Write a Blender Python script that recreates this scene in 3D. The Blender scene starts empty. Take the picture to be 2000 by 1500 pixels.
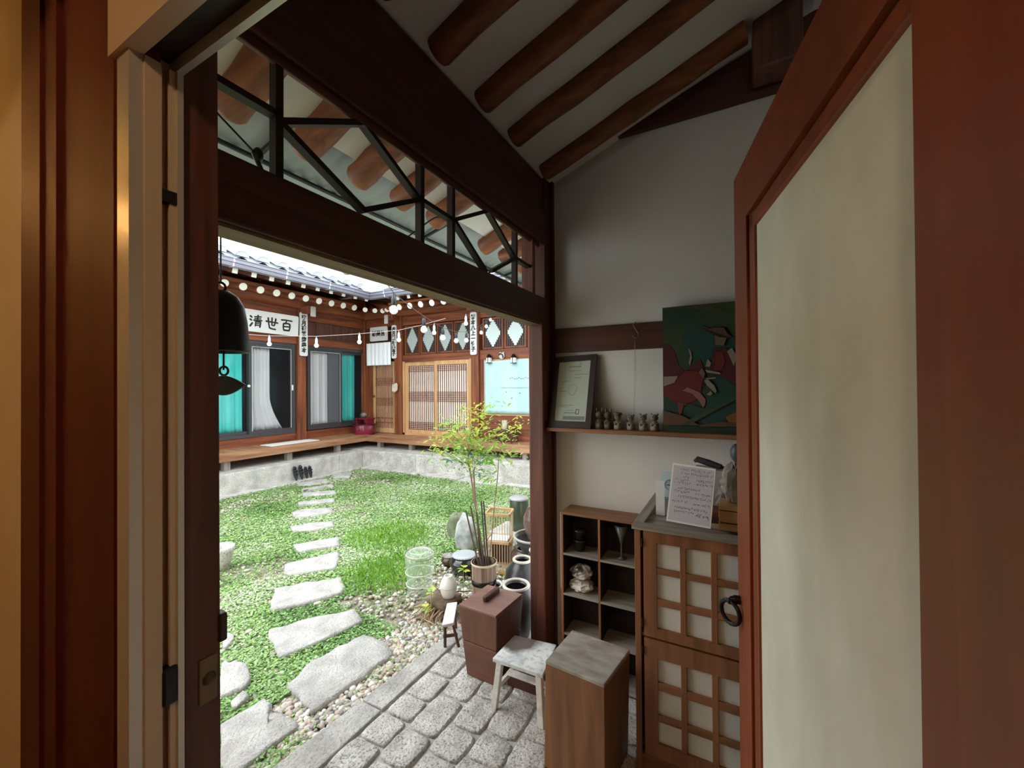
import bpy, bmesh, math, random
import numpy as np
from mathutils import Vector, Matrix
random.seed(7)
rng = np.random.default_rng(7)
SC = bpy.context.scene
COL = SC.collection
# ------------------------------------------------------------------ camera
F, YAW, PIT, ROL = 806.0, .49494, .0074255, -.0073921
EYE = Vector((0, 0, 1.45))
FW = Vector((-math.sin(YAW)*math.cos(PIT), math.cos(YAW)*math.cos(PIT), math.sin(PIT)))
r0 = Vector((math.cos(YAW), math.sin(YAW), 0)); u0 = r0.cross(FW)
RT = r0*math.cos(ROL) + u0*math.sin(ROL)
UP = -r0*math.sin(ROL) + u0*math.cos(ROL)
cam = bpy.data.cameras.new('camera'); cam.lens = F/2000*36; cam.sensor_width = 36; cam.clip_start = .02; cam.clip_end = 200
co = bpy.data.objects.new('camera', cam); COL.objects.link(co)
M = Matrix((RT, UP, -FW)).transposed().to_4x4(); M.translation = EYE
co.matrix_world = M
SC.camera = co
# ------------------------------------------------------------------ world and light
w = bpy.data.worlds.new('overcast'); SC.world = w; w.use_nodes = True
nt = w.node_tree; nt.nodes.clear()
wo = nt.nodes.new('ShaderNodeOutputWorld'); bg = nt.nodes.new('ShaderNodeBackground')
bg.inputs[0].default_value = (.90, .96, 1.0, 1); bg.inputs[1].default_value = 3.0
nt.links.new(bg.outputs[0], wo.inputs[0])
SC.view_settings.view_transform = 'Standard'; SC.view_settings.look = 'None'
SC.view_settings.gamma = 1; SC.view_settings.use_curve_mapping = False
SC.view_settings.exposure = 0.38
SC.cycles.max_bounces = 10; SC.cycles.diffuse_bounces = 6; SC.cycles.transparent_max_bounces = 24
SC.cycles.use_denoising = True
sun = bpy.data.lights.new('cloudy_sun', 'SUN'); sun.energy = 1.0; sun.angle = math.radians(60); sun.color = (1, .98, .95)
so = bpy.data.objects.new('cloudy_sun', sun); COL.objects.link(so)
so.rotation_euler = Vector((-.35, -.5, 1)).to_track_quat('Z', 'Y').to_euler()
def spot(name, loc, aim, e, ang, blend, col, size=.04):
    l = bpy.data.lights.new(name, 'SPOT'); l.energy = e; l.spot_size = math.radians(ang); l.spot_blend = blend; l.color = col; l.shadow_soft_size = size
    o = bpy.data.objects.new(name, l); COL.objects.link(o); o.location = loc
    o.rotation_euler = (Vector(loc) - Vector(aim)).to_track_quat('Z', 'Y').to_euler()
spot('room_downlight', (-1.6, -.12, 2.55), (-1.6, -.02, 0), 620, 106, .12, (1, .60, .27))
spot('ceiling_lamp', (.10, -.9, 2.45), (-.7, .26, 1.2), 20, 110, .6, (1, .64, .34), .08)

# ------------------------------------------------------------------ helpers
def ray(px, py): return FW + RT*((px-1000)/F) + UP*((750-py)/F)
def at(px, py, X=None, Y=None, Z=None, D=None):
    d = ray(px, py)
    if D is not None: return EYE + d*D
    i, v = (0, X) if X is not None else (1, Y) if Y is not None else (2, Z)
    return EYE + d*((v-EYE[i])/d[i])
class MB:
    def __init__(s): s.v = []; s.f = []; s.sm = []
    def add(s, vs, fs, sm=False):
        n = len(s.v); s.v += [tuple(v) for v in vs]; s.f += [tuple(i+n for i in f) for f in fs]; s.sm += [sm]*len(fs); return s
    def hexa(s, p):     # 4 bottom (ccw) + 4 top
        return s.add(p, [(3,2,1,0),(4,5,6,7),(0,1,5,4),(1,2,6,5),(2,3,7,6),(3,0,4,7)])
    def box(s, x0, y0, z0, x1, y1, z1):
        x0, x1 = min(x0,x1), max(x0,x1); y0, y1 = min(y0,y1), max(y0,y1); z0, z1 = min(z0,z1), max(z0,z1)
        return s.hexa([(x0,y0,z0),(x1,y0,z0),(x1,y1,z0),(x0,y1,z0),(x0,y0,z1),(x1,y0,z1),(x1,y1,z1),(x0,y1,z1)])
    def bar(s, a, b, w, h, up=(0,0,1)):   # box beam from a to b
        a, b = Vector(a), Vector(b); d = (b-a).normalized(); r = d.cross(Vector(up))
        if r.length < 1e-4: r = d.cross(Vector((1,0,0)))
        r.normalize(); u = r.cross(d)
        P = []
        for c in (a, b):
            P.append([c+r*sx*w/2+u*sy*h/2 for sx, sy in ((-1,-1),(1,-1),(1,1),(-1,1))])
        return s.hexa(P[0]+P[1]) if True else s
    def tube(s, pts, r, n=8, cap=True):
        pts = [Vector(p) for p in pts]; m = len(pts); rs = r if isinstance(r, (list, tuple)) else [r]*m
        up = Vector((0,0,1)); V = []
        prev = None
        for i, p in enumerate(pts):
            d = (pts[min(i+1,m-1)]-pts[max(i-1,0)]).normalized()
            if prev is None:
                a = d.cross(up)
                if a.length < .05: a = d.cross(Vector((1,0,0)))
            else: a = prev - d*prev.dot(d)
            a.normalize(); prev = a; b = d.cross(a)
            for k in range(n):
                t = 2*math.pi*k/n; V.append(p+(a*math.cos(t)+b*math.sin(t))*rs[i])
        fs = [(i*n+k, i*n+(k+1)%n, (i+1)*n+(k+1)%n, (i+1)*n+k) for i in range(m-1) for k in range(n)]
        s.add(V, fs, True)
        if cap:
            s.add(V[:n], [tuple(range(n))[::-1]]); s.add(V[-n:], [tuple(range(n))])
        return s
    def lathe(s, prof, c=(0,0,0), n=20, sy=1.0, ax=None):  # prof [(r,z)]
        c = Vector(c); V = []
        for r_, z in prof:
            for k in range(n):
                t = 2*math.pi*k/n; V.append(c+Vector((r_*math.cos(t), r_*sy*math.sin(t), z)))
        m = len(prof)
        fs = [(i*n+k, i*n+(k+1)%n, (i+1)*n+(k+1)%n, (i+1)*n+k) for i in range(m-1) for k in range(n)]
        return s.add(V, fs, True)
    def prism(s, poly, vec):             # planar polygon extruded by vec
        poly = [Vector(p) for p in poly]; vec = Vector(vec); n = len(poly)
        return s.add(poly+[p+vec for p in poly], [tuple(range(n))[::-1], tuple(range(n,2*n))]+[(i,(i+1)%n,n+(i+1)%n,n+i) for i in range(n)])
    def sphere(s, c, r, n=12, m=8, sc=(1,1,1)):
        c = Vector(c); V = []
        for i in range(m+1):
            a = math.pi*i/m
            for k in range(n):
                t = 2*math.pi*k/n; V.append(c+Vector((r*sc[0]*math.sin(a)*math.cos(t), r*sc[1]*math.sin(a)*math.sin(t), -r*sc[2]*math.cos(a))))
        return s.add(V, [(i*n+k, i*n+(k+1)%n, (i+1)*n+(k+1)%n, (i+1)*n+k) for i in range(m) for k in range(n)], True)
    def torus(s, c, R, r, nrm=(0,0,1), n=20, m=8):
        c = Vector(c); nr = Vector(nrm).normalized(); a = nr.orthogonal().normalized(); b = nr.cross(a); V = []
        for i in range(n):
            t = 2*math.pi*i/n; e = a*math.cos(t)+b*math.sin(t)
            for k in range(m):
                q = 2*math.pi*k/m; V.append(c+e*(R+r*math.cos(q))+nr*r*math.sin(q))
        return s.add(V, [(i*m+k, ((i+1)%n)*m+k, ((i+1)%n)*m+(k+1)%m, i*m+(k+1)%m) for i in range(n) for k in range(m)], True)
def rootloc(o):
    v = Vector((0,0,0))
    while o is not None: v += o.location; o = o.parent
    return v
def obj(name, mb, mat, parent=None, loc=None, bevel=0, label=None):
    L = Vector(loc) if loc is not None else Vector((0,0,0))
    off = rootloc(parent) + L
    me = bpy.data.meshes.new(name)
    V = [(v[0]-off[0], v[1]-off[1], v[2]-off[2]) for v in mb.v]
    me.from_pydata(V, [], mb.f)
    me.polygons.foreach_set('use_smooth', mb.sm)
    bm = bmesh.new(); bm.from_mesh(me); bmesh.ops.recalc_face_normals(bm, faces=bm.faces)
    bm.to_mesh(me); bm.free()
    me.materials.append(mat)
    o = bpy.data.objects.new(name, me); COL.objects.link(o); o.location = L; o.parent = parent
    if bevel:
        b = o.modifiers.new('bevel', 'BEVEL'); b.width = bevel; b.segments = 2; b.limit_method = 'ANGLE'
    if label: o['label'] = label
    return o
def tag(o, label=None, cat=None, group=None, kind=None):
    if label: o['label'] = label
    if cat: o['category'] = cat
    if group: o['group'] = group
    if kind: o['kind'] = kind
    return o
def thing(name, label, cat, loc, group=None, rz=0):
    o = bpy.data.objects.new(name, None); COL.objects.link(o); o.location = loc; o.empty_display_size = .1
    o.rotation_euler = (0,0,rz)
    return tag(o, label, cat, group)
def struct(name, mb=None, mat=None, bevel=0, loc=None):
    if mb is None:
        o = bpy.data.objects.new(name, None); COL.objects.link(o)
        if loc is not None: o.location = loc
    else: o = obj(name, mb, mat, None, loc, bevel)
    o['kind'] = 'structure'; return o
def copy_tree(o, parent=None):
    c = o.copy(); COL.objects.link(c); c.parent = parent
    for ch in list(o.children): copy_tree(ch, c)
    return c
def inst(name, mesh, parent, loc, rot=(0,0,0), scale=(1,1,1)):
    o = bpy.data.objects.new(name, mesh); COL.objects.link(o); o.parent = parent
    o.location = Vector(loc) - rootloc(parent); o.rotation_euler = rot; o.scale = scale
    return o
# ------------------------------------------------------------------ materials
def S(c):   # sRGB 0-255 to linear
    return tuple(((x/255)/12.92 if x/255 <= .04045 else ((x/255+.055)/1.055)**2.4) for x in c)+(1,)
def base(name, rough=.6):
    m = bpy.data.materials.new(name); m.use_nodes = True; n = m.node_tree
    b = n.nodes['Principled BSDF']; b.inputs['Roughness'].default_value = rough
    return m, n, b
def plain(name, c, rough=.6, metal=0, spec=None, trans=0, alpha=1, emit=0):
    m, n, b = base(name, rough); b.inputs['Base Color'].default_value = tuple(c[:3])+(1,); b.inputs['Metallic'].default_value = metal
    if spec is not None: b.inputs['Specular IOR Level'].default_value = spec
    if trans: b.inputs['Transmission Weight'].default_value = trans
    if alpha < 1: b.inputs['Alpha'].default_value = alpha
    if emit:
        b.inputs['Emission Color'].default_value = tuple(c[:3])+(1,); b.inputs['Emission Strength'].default_value = emit
    return m
def noisy(name, c1, c2, scale=5, sc=(1,1,1), rough=.6, detail=6, bump=.1, bscale=None, lo=.35, hi=.65, spec=None, c3=None, s3=60, a3=.5, dist=.0, world=False):
    m, n, b = base(name, rough); L = n.links
    tc = n.nodes.new('ShaderNodeTexCoord'); mp = n.nodes.new('ShaderNodeMapping'); mp.inputs['Scale'].default_value = sc
    src = n.nodes.new('ShaderNodeNewGeometry').outputs['Position'] if world else tc.outputs['Object']
    L.new(src, mp.inputs[0])
    no = n.nodes.new('ShaderNodeTexNoise'); no.inputs['Scale'].default_value = scale; no.inputs['Detail'].default_value = detail
    no.inputs['Distortion'].default_value = dist
    L.new(mp.outputs[0], no.inputs['Vector'])
    cr = n.nodes.new('ShaderNodeValToRGB'); cr.color_ramp.elements[0].position = lo; cr.color_ramp.elements[1].position = hi
    cr.color_ramp.elements[0].color = tuple(c1[:3])+(1,); cr.color_ramp.elements[1].color = tuple(c2[:3])+(1,)
    L.new(no.outputs['Fac'], cr.inputs[0]); out = cr.outputs[0]
    if c3 is not None:
        n3 = n.nodes.new('ShaderNodeTexNoise'); n3.inputs['Scale'].default_value = s3; n3.inputs['Detail'].default_value = 3
        L.new(src, n3.inputs['Vector'])
        r3 = n.nodes.new('ShaderNodeValToRGB'); r3.color_ramp.elements[0].position = .52; r3.color_ramp.elements[1].position = .66
        r3.color_ramp.elements[1].color = (a3,a3,a3,1); r3.color_ramp.elements[0].color = (0,0,0,1)
        L.new(n3.outputs['Fac'], r3.inputs[0])
        mx = n.nodes.new('ShaderNodeMix'); mx.data_type = 'RGBA'
        L.new(r3.outputs[0], mx.inputs[0]); L.new(out, mx.inputs[6]); mx.inputs[7].default_value = tuple(c3[:3])+(1,); out = mx.outputs[2]
    L.new(out, b.inputs['Base Color'])
    if spec is not None: b.inputs['Specular IOR Level'].default_value = spec
    if bump:
        bu = n.nodes.new('ShaderNodeBump'); bu.inputs['Strength'].default_value = bump; bu.inputs['Distance'].default_value = .01
        if bscale:
            nb = n.nodes.new('ShaderNodeTexNoise'); nb.inputs['Scale'].default_value = bscale; nb.inputs['Detail'].default_value = 5
            L.new(src, nb.inputs['Vector']); L.new(nb.outputs['Fac'], bu.inputs['Height'])
        else: L.new(no.outputs['Fac'], bu.inputs['Height'])
        L.new(bu.outputs[0], b.inputs['Normal'])
    return m
AX = {'x': (.6,9,9), 'y': (9,.6,9), 'z': (9,9,.6)}
_w = {}
def wood(kind, ax):
    if (kind, ax) in _w: return _w[(kind, ax)]
    c1, c2, ro, sc = {
        'dark':   ((.050,.012,.006), (.095,.024,.011), .5, 2.2),
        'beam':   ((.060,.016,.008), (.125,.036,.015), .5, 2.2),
        'column': ((.075,.022,.014), (.19,.062,.036), .5, 1.7),
        'rafter': ((.12,.032,.009), (.31,.098,.026), .55, 2.0),
        'door':   ((.22,.044,.013), (.30,.068,.020), .42, 1.6),
        'doorin': ((.22,.048,.013), (.30,.070,.020), .5, 1.6),
        'jamb':   ((.10,.010,.002), (.145,.016,.004), .65, 1.2),
        'cab':    ((.17,.066,.026), (.33,.14,.058), .5, 1.8),
        'box':    ((.15,.060,.022), (.29,.125,.048), .45, 1.5),
        'bin':    ((.10,.038,.022), (.16,.060,.034), .4, 1.6),
        'grey':   ((.17,.145,.12), (.38,.34,.29), .6, 2.5),
        'far':    ((.09,.022,.008), (.29,.080,.025), .55, 1.2),
        'fardark':((.050,.020,.012), (.13,.05,.03), .6, 1.6),
        'deck':   ((.22,.085,.04), (.50,.28,.15), .5, 1.2),
        'light':  ((.46,.25,.11), (.66,.40,.19), .5, 1.5),
        'pale':   ((.52,.40,.25), (.72,.58,.40), .6, 2.0),
        'white':  ((.55,.53,.50), (.80,.80,.80), .5, 3.0),
        'strip':  ((.13,.075,.032), (.28,.18,.085), .6, 2.5),  # lit tone for the lintel's bottom face
    }[kind]
    m = noisy('wood_%s_%s' % (kind, ax), c1, c2, sc*1.6, AX[ax], ro, 6, .12, lo=.3, hi=.7, dist=.6)
    _w[(kind, ax)] = m; return m
PLASTER = noisy('white_plaster', (.62,.60,.56), (.72,.70,.66), 2.0, rough=.9, bump=.08, bscale=30, spec=.1)
SOFFIT = noisy('soffit_plaster', (.66,.64,.58), (.76,.74,.68), 2.0, rough=.9, bump=.08, bscale=20, spec=.1)
PAPER = noisy('door_paper', (.74,.71,.60), (.93,.91,.82), 2.6, (2,2,1), rough=.85, bump=.03, bscale=25, spec=.15)
WALLPAPER = noisy('cream_wallpaper', (.90,.76,.48), (.95,.82,.55), 3, rough=.8, bump=.05, bscale=40)
ALU = noisy('bronze_aluminium', (.62,.48,.33), (.70,.57,.41), 2, (1,1,.3), rough=.38, bump=.02)
ALU2 = plain('aluminium_edge', (.62,.58,.52), .3, .3)
BLACK = plain('black_paint', (.008,.008,.008), .5)
IRON = plain('black_iron', (.015,.012,.010), .35, .6)
BRONZE = plain('dark_bronze', (.012,.010,.009), .45, .3)
GRANITE = noisy('granite', (.44,.42,.39), (.64,.62,.58), 6, rough=.8, bump=.5, bscale=45, c3=(.16,.15,.14), s3=90, a3=.75, spec=.2)
SLAB = noisy('slab_granite', (.36,.345,.325), (.54,.525,.50), 7, rough=.8, bump=.9, bscale=55, c3=(.22,.205,.195), s3=130, a3=.6, spec=.2)
COBBLE = noisy('paving_granite', (.42,.405,.385), (.66,.64,.61), 14, rough=.75, bump=.9, bscale=70, c3=(.12,.115,.11), s3=120, a3=.75, world=True, spec=.25)
MORTAR = noisy('mortar', (.36,.35,.33), (.48,.47,.44), 15, rough=.9, bump=.4, bscale=80)
SOIL = noisy('soil', (.12,.10,.07), (.34,.29,.22), 14, rough=1, bump=.6, bscale=60, c3=(.50,.46,.40), s3=70, a3=.6)
GLASSM, _n, _b = base('window_glass', .03)
_b.inputs['Base Color'].default_value = (.03,.035,.04,1); _b.inputs['Alpha'].default_value = .16; _b.inputs['Specular IOR Level'].default_value = .6
PVC = plain('dark_window_frame', (.045,.045,.05), .4)
WHITEP = plain('white_paint', (.86,.85,.82), .5)
INK = plain('black_ink', (.012,.012,.015), .6)
def text(body, size, mat, parent, org, right, up, name='lettering', vertical=False, bold=.0, ext=.0012, loc=None, stuff=True):
    """flat printed/painted text turned into a mesh; org centre point"""
    cu = bpy.data.curves.new(name, 'FONT'); cu.body = body if not vertical else '\n'.join(body)
    cu.size = size; cu.align_x = 'CENTER'; cu.align_y = 'CENTER'; cu.extrude = ext; cu.offset = bold; cu.resolution_u = 3; cu.space_line = 1.0
    to = bpy.data.objects.new('tmp', cu); COL.objects.link(to)
    dg = bpy.context.evaluated_depsgraph_get(); me = bpy.data.meshes.new_from_object(to.evaluated_get(dg))
    bpy.data.objects.remove(to)
    rt = Vector(right).normalized(); u = Vector(up).normalized(); nn = rt.cross(u)
    R = Matrix((rt, u, nn)).transposed().to_4x4(); R.translation = Vector(org) - rootloc(parent)
    me.transform(R); me.materials.clear(); me.materials.append(mat)
    o = bpy.data.objects.new(name, me); COL.objects.link(o); o.parent = parent
    return o
# ================================================================== ENTRANCE SHELL
WY = 2.095            # back wall plane
def ceil_z(x): return 2.555 + .385*(x+.88)
RIDGE = .30
# floor bed with individual paving stones
fl = struct('floor', MB().box(-1.45, .30, -.12, 2.2, 2.30, -.012), MORTAR)
def stone_mesh(name, seed, mat, n=20, top=.03, sub=1):
    rr = random.Random(seed); V = []; rings = [(1.0, -top), (1.0, -.009), (.99, -.004), (.965, -.0005), (.88, .001), (.5, .001)]
    ph = [2*math.pi*(k+.5)/n for k in range(n)]
    rad = []
    for t in ph:
        c, s_ = math.cos(t), math.sin(t); q = 8.0
        r_ = 1/((abs(c)**q+abs(s_)**q)**(1/q)); rad.append(.5*r_*rr.uniform(.955, 1.01))
    for k_, z in rings:
        for t, r_ in zip(ph, rad): V.append((r_*k_*math.cos(t), r_*k_*math.sin(t), z+(rr.uniform(-.0007, .0007) if k_ < .98 else 0)))
    V.append((0, 0, .002)); fs = []
    m = len(rings)
    for i in range(m-1):
        for k in range(n): fs.append((i*n+k, i*n+(k+1)%n, (i+1)*n+(k+1)%n, (i+1)*n+k))
    for k in range(n): fs.append(((m-1)*n+k, (m-1)*n+(k+1)%n, m*n))
    me = bpy.data.meshes.new(name); me.from_pydata(V, [], fs); me.polygons.foreach_set('use_smooth', [True]*len(fs)); me.materials.append(mat)
    return me
COB = [stone_mesh('paving_stone', 100+i, COBBLE) for i in range(10)]
xr = -1.405; row = 0
rr = random.Random(5)
while xr < .55:
    wd = rr.uniform(.138, .155); y = .32 + rr.uniform(0, .1)
    while y < 2.02:
        ln = rr.uniform(.125, .175) if rr.random() < .8 else rr.uniform(.19, .24)
        ok = not (xr > -.35 and y > 1.55)
        if ok and y+ln < 2.16:
            inst('paving_stone', rr.choice(COB), fl, (xr+wd/2+rr.uniform(-.004,.004), y+ln/2, rr.uniform(-.003,.003)), (rr.uniform(-.012,.012), rr.uniform(-.012,.012), rr.uniform(-.05,.05)), (wd*.965, ln*.965, 1))
        y += ln
    xr += wd; row += 1
# kerb
kb = struct('trim_1', loc=(-1.47, .3, 0)); kb['label'] = 'long pale granite kerb stones edging the paved entrance'
ys = [-.35, .52, 1.36, 2.02, 3.1]
for i in range(4):
    y0, y1 = ys[i]+.004, ys[i+1]-.004
    xo = lambda y: -1.575 + .075*(y-.9) if y < 2.1 else -1.485
    P = [(xo(y0), y0, -.16), (-1.412, y0, -.16), (-1.412, y1, -.16), (xo(y1), y1, -.16)]
    obj('kerb_stone', MB().hexa(P+[(p[0], p[1], .004) for p in P]), SLAB, kb, bevel=.006)
# back wall
wb = MB()
wp = [(-.90, WY, -.1), (2.2, WY, -.1), (2.2, WY, 2.712), (-.46, WY, 2.712), (-.53, WY, 2.695), (-.70, WY, 2.66), (-.90, WY, 2.60)]
wb.prism(wp, (0, .12, 0)); struct('wall_back', wb, PLASTER)
struct('trim_2', MB().box(-.875, WY-.012, 1.632, 2.2, WY+.02, 1.762), wood('dark', 'x'), .003)['label'] = 'dark horizontal timber band across the white entrance wall'
# gable tie beam over the wall, clipped by the ceiling
tb = MB(); tb.prism([(-.55, WY-.03, 2.70), (2.2, WY-.03, 2.70), (2.2, WY-.03, 2.98), (.30, WY-.03, 2.98), (-.45, WY-.03, 2.735)], (0, .14, 0))
tag(obj('tie_beam', tb, wood('dark', 'x')), 'dark curved tie beam lying on top of the white entrance wall', 'beam')
# ceiling slab: two slopes, eave outwards over the yard
ce = MB()
ye0, ye1 = -.25, 6.9
x0, x1 = -1.345, RIDGE
ce.hexa([(x0, ye0, ceil_z(x0)), (x1, ye0, ceil_z(x1)), (x1, ye1, ceil_z(x1)), (x0, ye1, ceil_z(x0)),
         (x0, ye0, ceil_z(x0)+.12), (x1, ye0, ceil_z(x1)+.12), (x1, ye1, ceil_z(x1)+.12), (x0, ye1, ceil_z(x0)+.12)])
ce.hexa([(x1, ye0, ceil_z(x1)), (2.4, ye0, ceil_z(x1)-.75), (2.4, ye1, ceil_z(x1)-.75), (x1, ye1, ceil_z(x1)),
         (x1, ye0, ceil_z(x1)+.12), (2.4, ye0, ceil_z(x1)-.63), (2.4, ye1, ceil_z(x1)-.63), (x1, ye1, ceil_z(x1)+.12)])
cl = struct('ceiling', ce, SOFFIT)
rr = random.Random(11)
def log(p0, p1, r, rr, n=20, taper=1.0):
    p0, p1 = Vector(p0), Vector(p1); pts = []; rs = []; L = (p1-p0).length
    for t, e in ((0, .60), (.006/L, .84), (.018/L, .97)): pts.append(p0.lerp(p1, t)); rs.append(r*e)
    for i in range(1, 9):
        t = i/8; pts.append(p0.lerp(p1, t) + Vector((0, rr.uniform(-.004,.004), rr.uniform(-.003,.003)))); rs.append(r*(1+rr.uniform(-.03,.03)))
    return MB().tube(pts, rs, n)
RAFT = wood('rafter', 'x')
# inner rafters (seen above the beam) and outer rafter tails (seen through the transom)
for y in (.29, .56, .81, 1.075, 1.345, 1.605, 1.935):
    z = ceil_z(-.86)-.012
    obj('rafter', log((-.86, y, z), (.045 if y > 1.8 else RIDGE, y, ceil_z(.045 if y > 1.8 else RIDGE)-.012), .050, rr), RAFT, cl)
for y in (.47, .715, .97, 1.215, 1.455, 1.71, 2.2, 2.45, 2.7):
    obj('rafter', log((-1.40, y, 2.325), (-.90, y, ceil_z(-.90)-.018), .056, rr), RAFT, cl)
# plaster infill between beam top and rafters
# big inner beam in two tiers, over the transom
bt = thing('crossbeam', 'massive dark brown double beam above the lattice transom', 'beam', (-.93, .2, 2.17))
BEAM = wood('beam', 'y')
obj('upper_log', MB().hexa([(-.97,-.2,2.36),(-.885,-.2,2.36),(-.885,1.995,2.36),(-.97,1.995,2.36),(-.97,-.2,2.512),(-.875,-.2,2.550),(-.875,1.995,2.550),(-.97,1.995,2.512)]), BEAM, bt, bevel=.02)
obj('lower_board', MB().box(-.915, -.2, 2.195, -.868, 1.995, 2.37), BEAM, bt, bevel=.008)
obj('underside_moulding', MB().box(-.900, -.2, 2.172, -.885, 1.95, 2.197), wood('column', 'y'), bt, bevel=.004)
# lintel
lt = tag(obj('lintel_beam', MB().box(-.952, .30, 1.778, -.872, 2.0, 1.917), wood('beam', 'y'), bevel=.006), 'wide dark lintel beam under the lattice transom with a pale lit underside', 'lintel')
obj('lit_underside', MB().box(-.95, .31, 1.770, -.882, 1.94, 1.7785), wood('strip', 'y'), lt)  # paler wood puts the light on the beam's bottom face into colour
# transom lattice
tr = thing('transom_lattice', 'open wooden lattice transom with slanting black bars', 'transom', (-.9, 1.1, 1.92))
TX = -.90
def tp(px, py): return at(px, py, X=TX)
LAT = plain('blackened_wood', (.018,.008,.006), .6)
def tbar(p, q, wpx, name='bar'):
    a, b = tp(*p), tp(*q); obj(name, MB().bar(a, b, .022, wpx, up=(1,0,0)) if False else latbar(a, b, wpx), LAT, tr)
def latbar(a, b, wd):
    d = (b-a).normalized(); u = d.cross(Vector((1,0,0))).normalized(); P = []
    for c in (a, b):
        P += [c+Vector((-.012,0,0))-u*wd/2, c+Vector((.012,0,0))-u*wd/2, c+Vector((.012,0,0))+u*wd/2, c+Vector((-.012,0,0))+u*wd/2]
    return MB().hexa(P)
for p, q in [((540,60),(540,380)),((820,300),(820,500)),((881,350),(881,520)),((1005,440),(1005,580))]: tbar(p, q, .018)
for p, q in [((415,153),(540,226)),((540,239),(710,241)),((543,240),(708,412)),((706,240),(818,392)),((705,412),(820,390)),((820,391),(881,430)),((881,431),(951,412)),((884,430),(948,532)),((950,410),(1004,505)),((958,530),(1005,504)),((1004,504),(1033,522))]: tbar(p, q, .0145)
e = tp(1031, 500)
obj('end_jamb', MB().box(-.935, e[1], 1.91, -.875, e[1]+.03, 2.18), wood('column', 'z'), tr)
# corner column
cm = thing('wooden_column', 'weathered reddish brown corner post between the yard and the white wall', 'column', (-.91, 2.02, 0))
cy0 = 1.955
obj('shaft', MB().hexa([(-.956, cy0, .05), (-.868, cy0, .05), (-.866, 2.11, .05), (-.956, 2.11, .05), (-.956, cy0, 1.79), (-.873, cy0, 1.79), (-.873, 2.11, 1.79), (-.956, 2.11, 1.79)]), wood('column', 'z'), cm, bevel=.006)
obj('upper_shaft', MB().box(-.956, cy0+.04, 1.785, -.874, 2.11, 2.56), wood('dark', 'z'), cm, bevel=.004)
obj('wall_batten', MB().box(-.874, WY-.03, .0, -.860, WY+.02, 2.60), wood('dark', 'z'), cm)
obj('plinth', MB().box(-.99, 1.76, -.02, -.80, 2.11, .05), wood('dark', 'x'), cm, bevel=.006)
# ridge strut
a = at(1470, 150, Y=1.97)
rs = tag(obj('ridge_strut', MB().box(a[0], 1.93, a[2], a[0]+.17, 2.06, 3.1), wood('column', 'z'), bevel=.012), 'squared timber strut hanging under the roof ridge beside the open door', 'post')
# ---------------- shelf on the wall
SHZ = 1.238
sh = tag(obj('wall_shelf', MB().box(-.886, 1.985, SHZ-.020, .62, WY, SHZ), wood('cab', 'x'), bevel=.003), 'long narrow wooden shelf on the white wall under the timber band', 'shelf')
# ---------------- inner doorway: aluminium frame, post, leaf door
FY0, FY1, FX = .262, .318, -.738
HZ = 1.930
fr = struct('window_1', loc=(FX, FY0, 0)); fr['label'] = 'beige aluminium sliding frame around the doorway with channels and a dark catch'
def jb(y0, y1, x1, m, nm='jamb_rail', z0=-.1, z1=HZ):
    return obj(nm, MB().box(-.78, y0, z0, x1, y1, z1), m, fr)
jb(.252, .2685, -.742, ALU2, 'front_lip'); jb(.2685, .2885, -.738, ALU, 'track_rail'); jb(.2885, .2985, -.752, ALU, 'channel'); jb(.2985, .3070, -.740, ALU, 'track_rail'); jb(.3070, .3150, -.736, ALU2, 'outer_lip')
# head rails
def hb(y0, y1, z, m, nm): return obj(nm, MB().box(-.79, y0, z, .4, y1, 2.03), m, fr)
hb(.2450, .268, 1.930, ALU, 'head_rail'); hb(.268, .306, 1.950, plain('dark_anodised', (.035,.03,.026), .35), 'head_channel'); hb(.306, .3155, 1.930, ALU2, 'head_lip')
obj('jamb_catch', MB().box(-.755, .2875, .985, -.735, .3078, 1.040), BLACK, fr, bevel=.004)
obj('jamb_catch', MB().box(-.755, .2885, 1.728, -.737, .3068, 1.746), BLACK, fr)
# post to its right, holds a lock plate
ps = struct('trim_3', MB().hexa([(-.90,.318,-.1),(-.744,.318,-.1),(-.748,.373,-.1),(-.90,.373,-.1),(-.90,.318,2.6),(-.744,.318,2.6),(-.744,.3655,2.6),(-.90,.3655,2.6)]), wood('column', 'z'), .002)
ps['label'] = 'dark brown timber door post at the left of the opening'
lk = obj('lock_plate', MB().box(-.746, .337, .953, -.7410, .363, 1.024), plain('old_brass', (.20,.14,.075), .5, .5), ps, bevel=.001)
obj('latch_hole', MB().lathe([(.0001,.0025),(.011,.002),(.013,0)], (0,0,0), 16), plain('brass_recess', (.10,.07,.035), .4, .6), lk)
_c = list(lk.children)[0]; _c.location = (-.7405, .351, .990); _c.rotation_euler = (0, math.pi/2, 0)
_c.data.transform(Matrix.Scale(.8, 4))
obj('latch_bolt', MB().box(-.765, .366, 1.036, -.742, .379, 1.082), plain('latch_metal', (.05,.035,.025), .45, .4), ps, bevel=.003)
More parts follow.
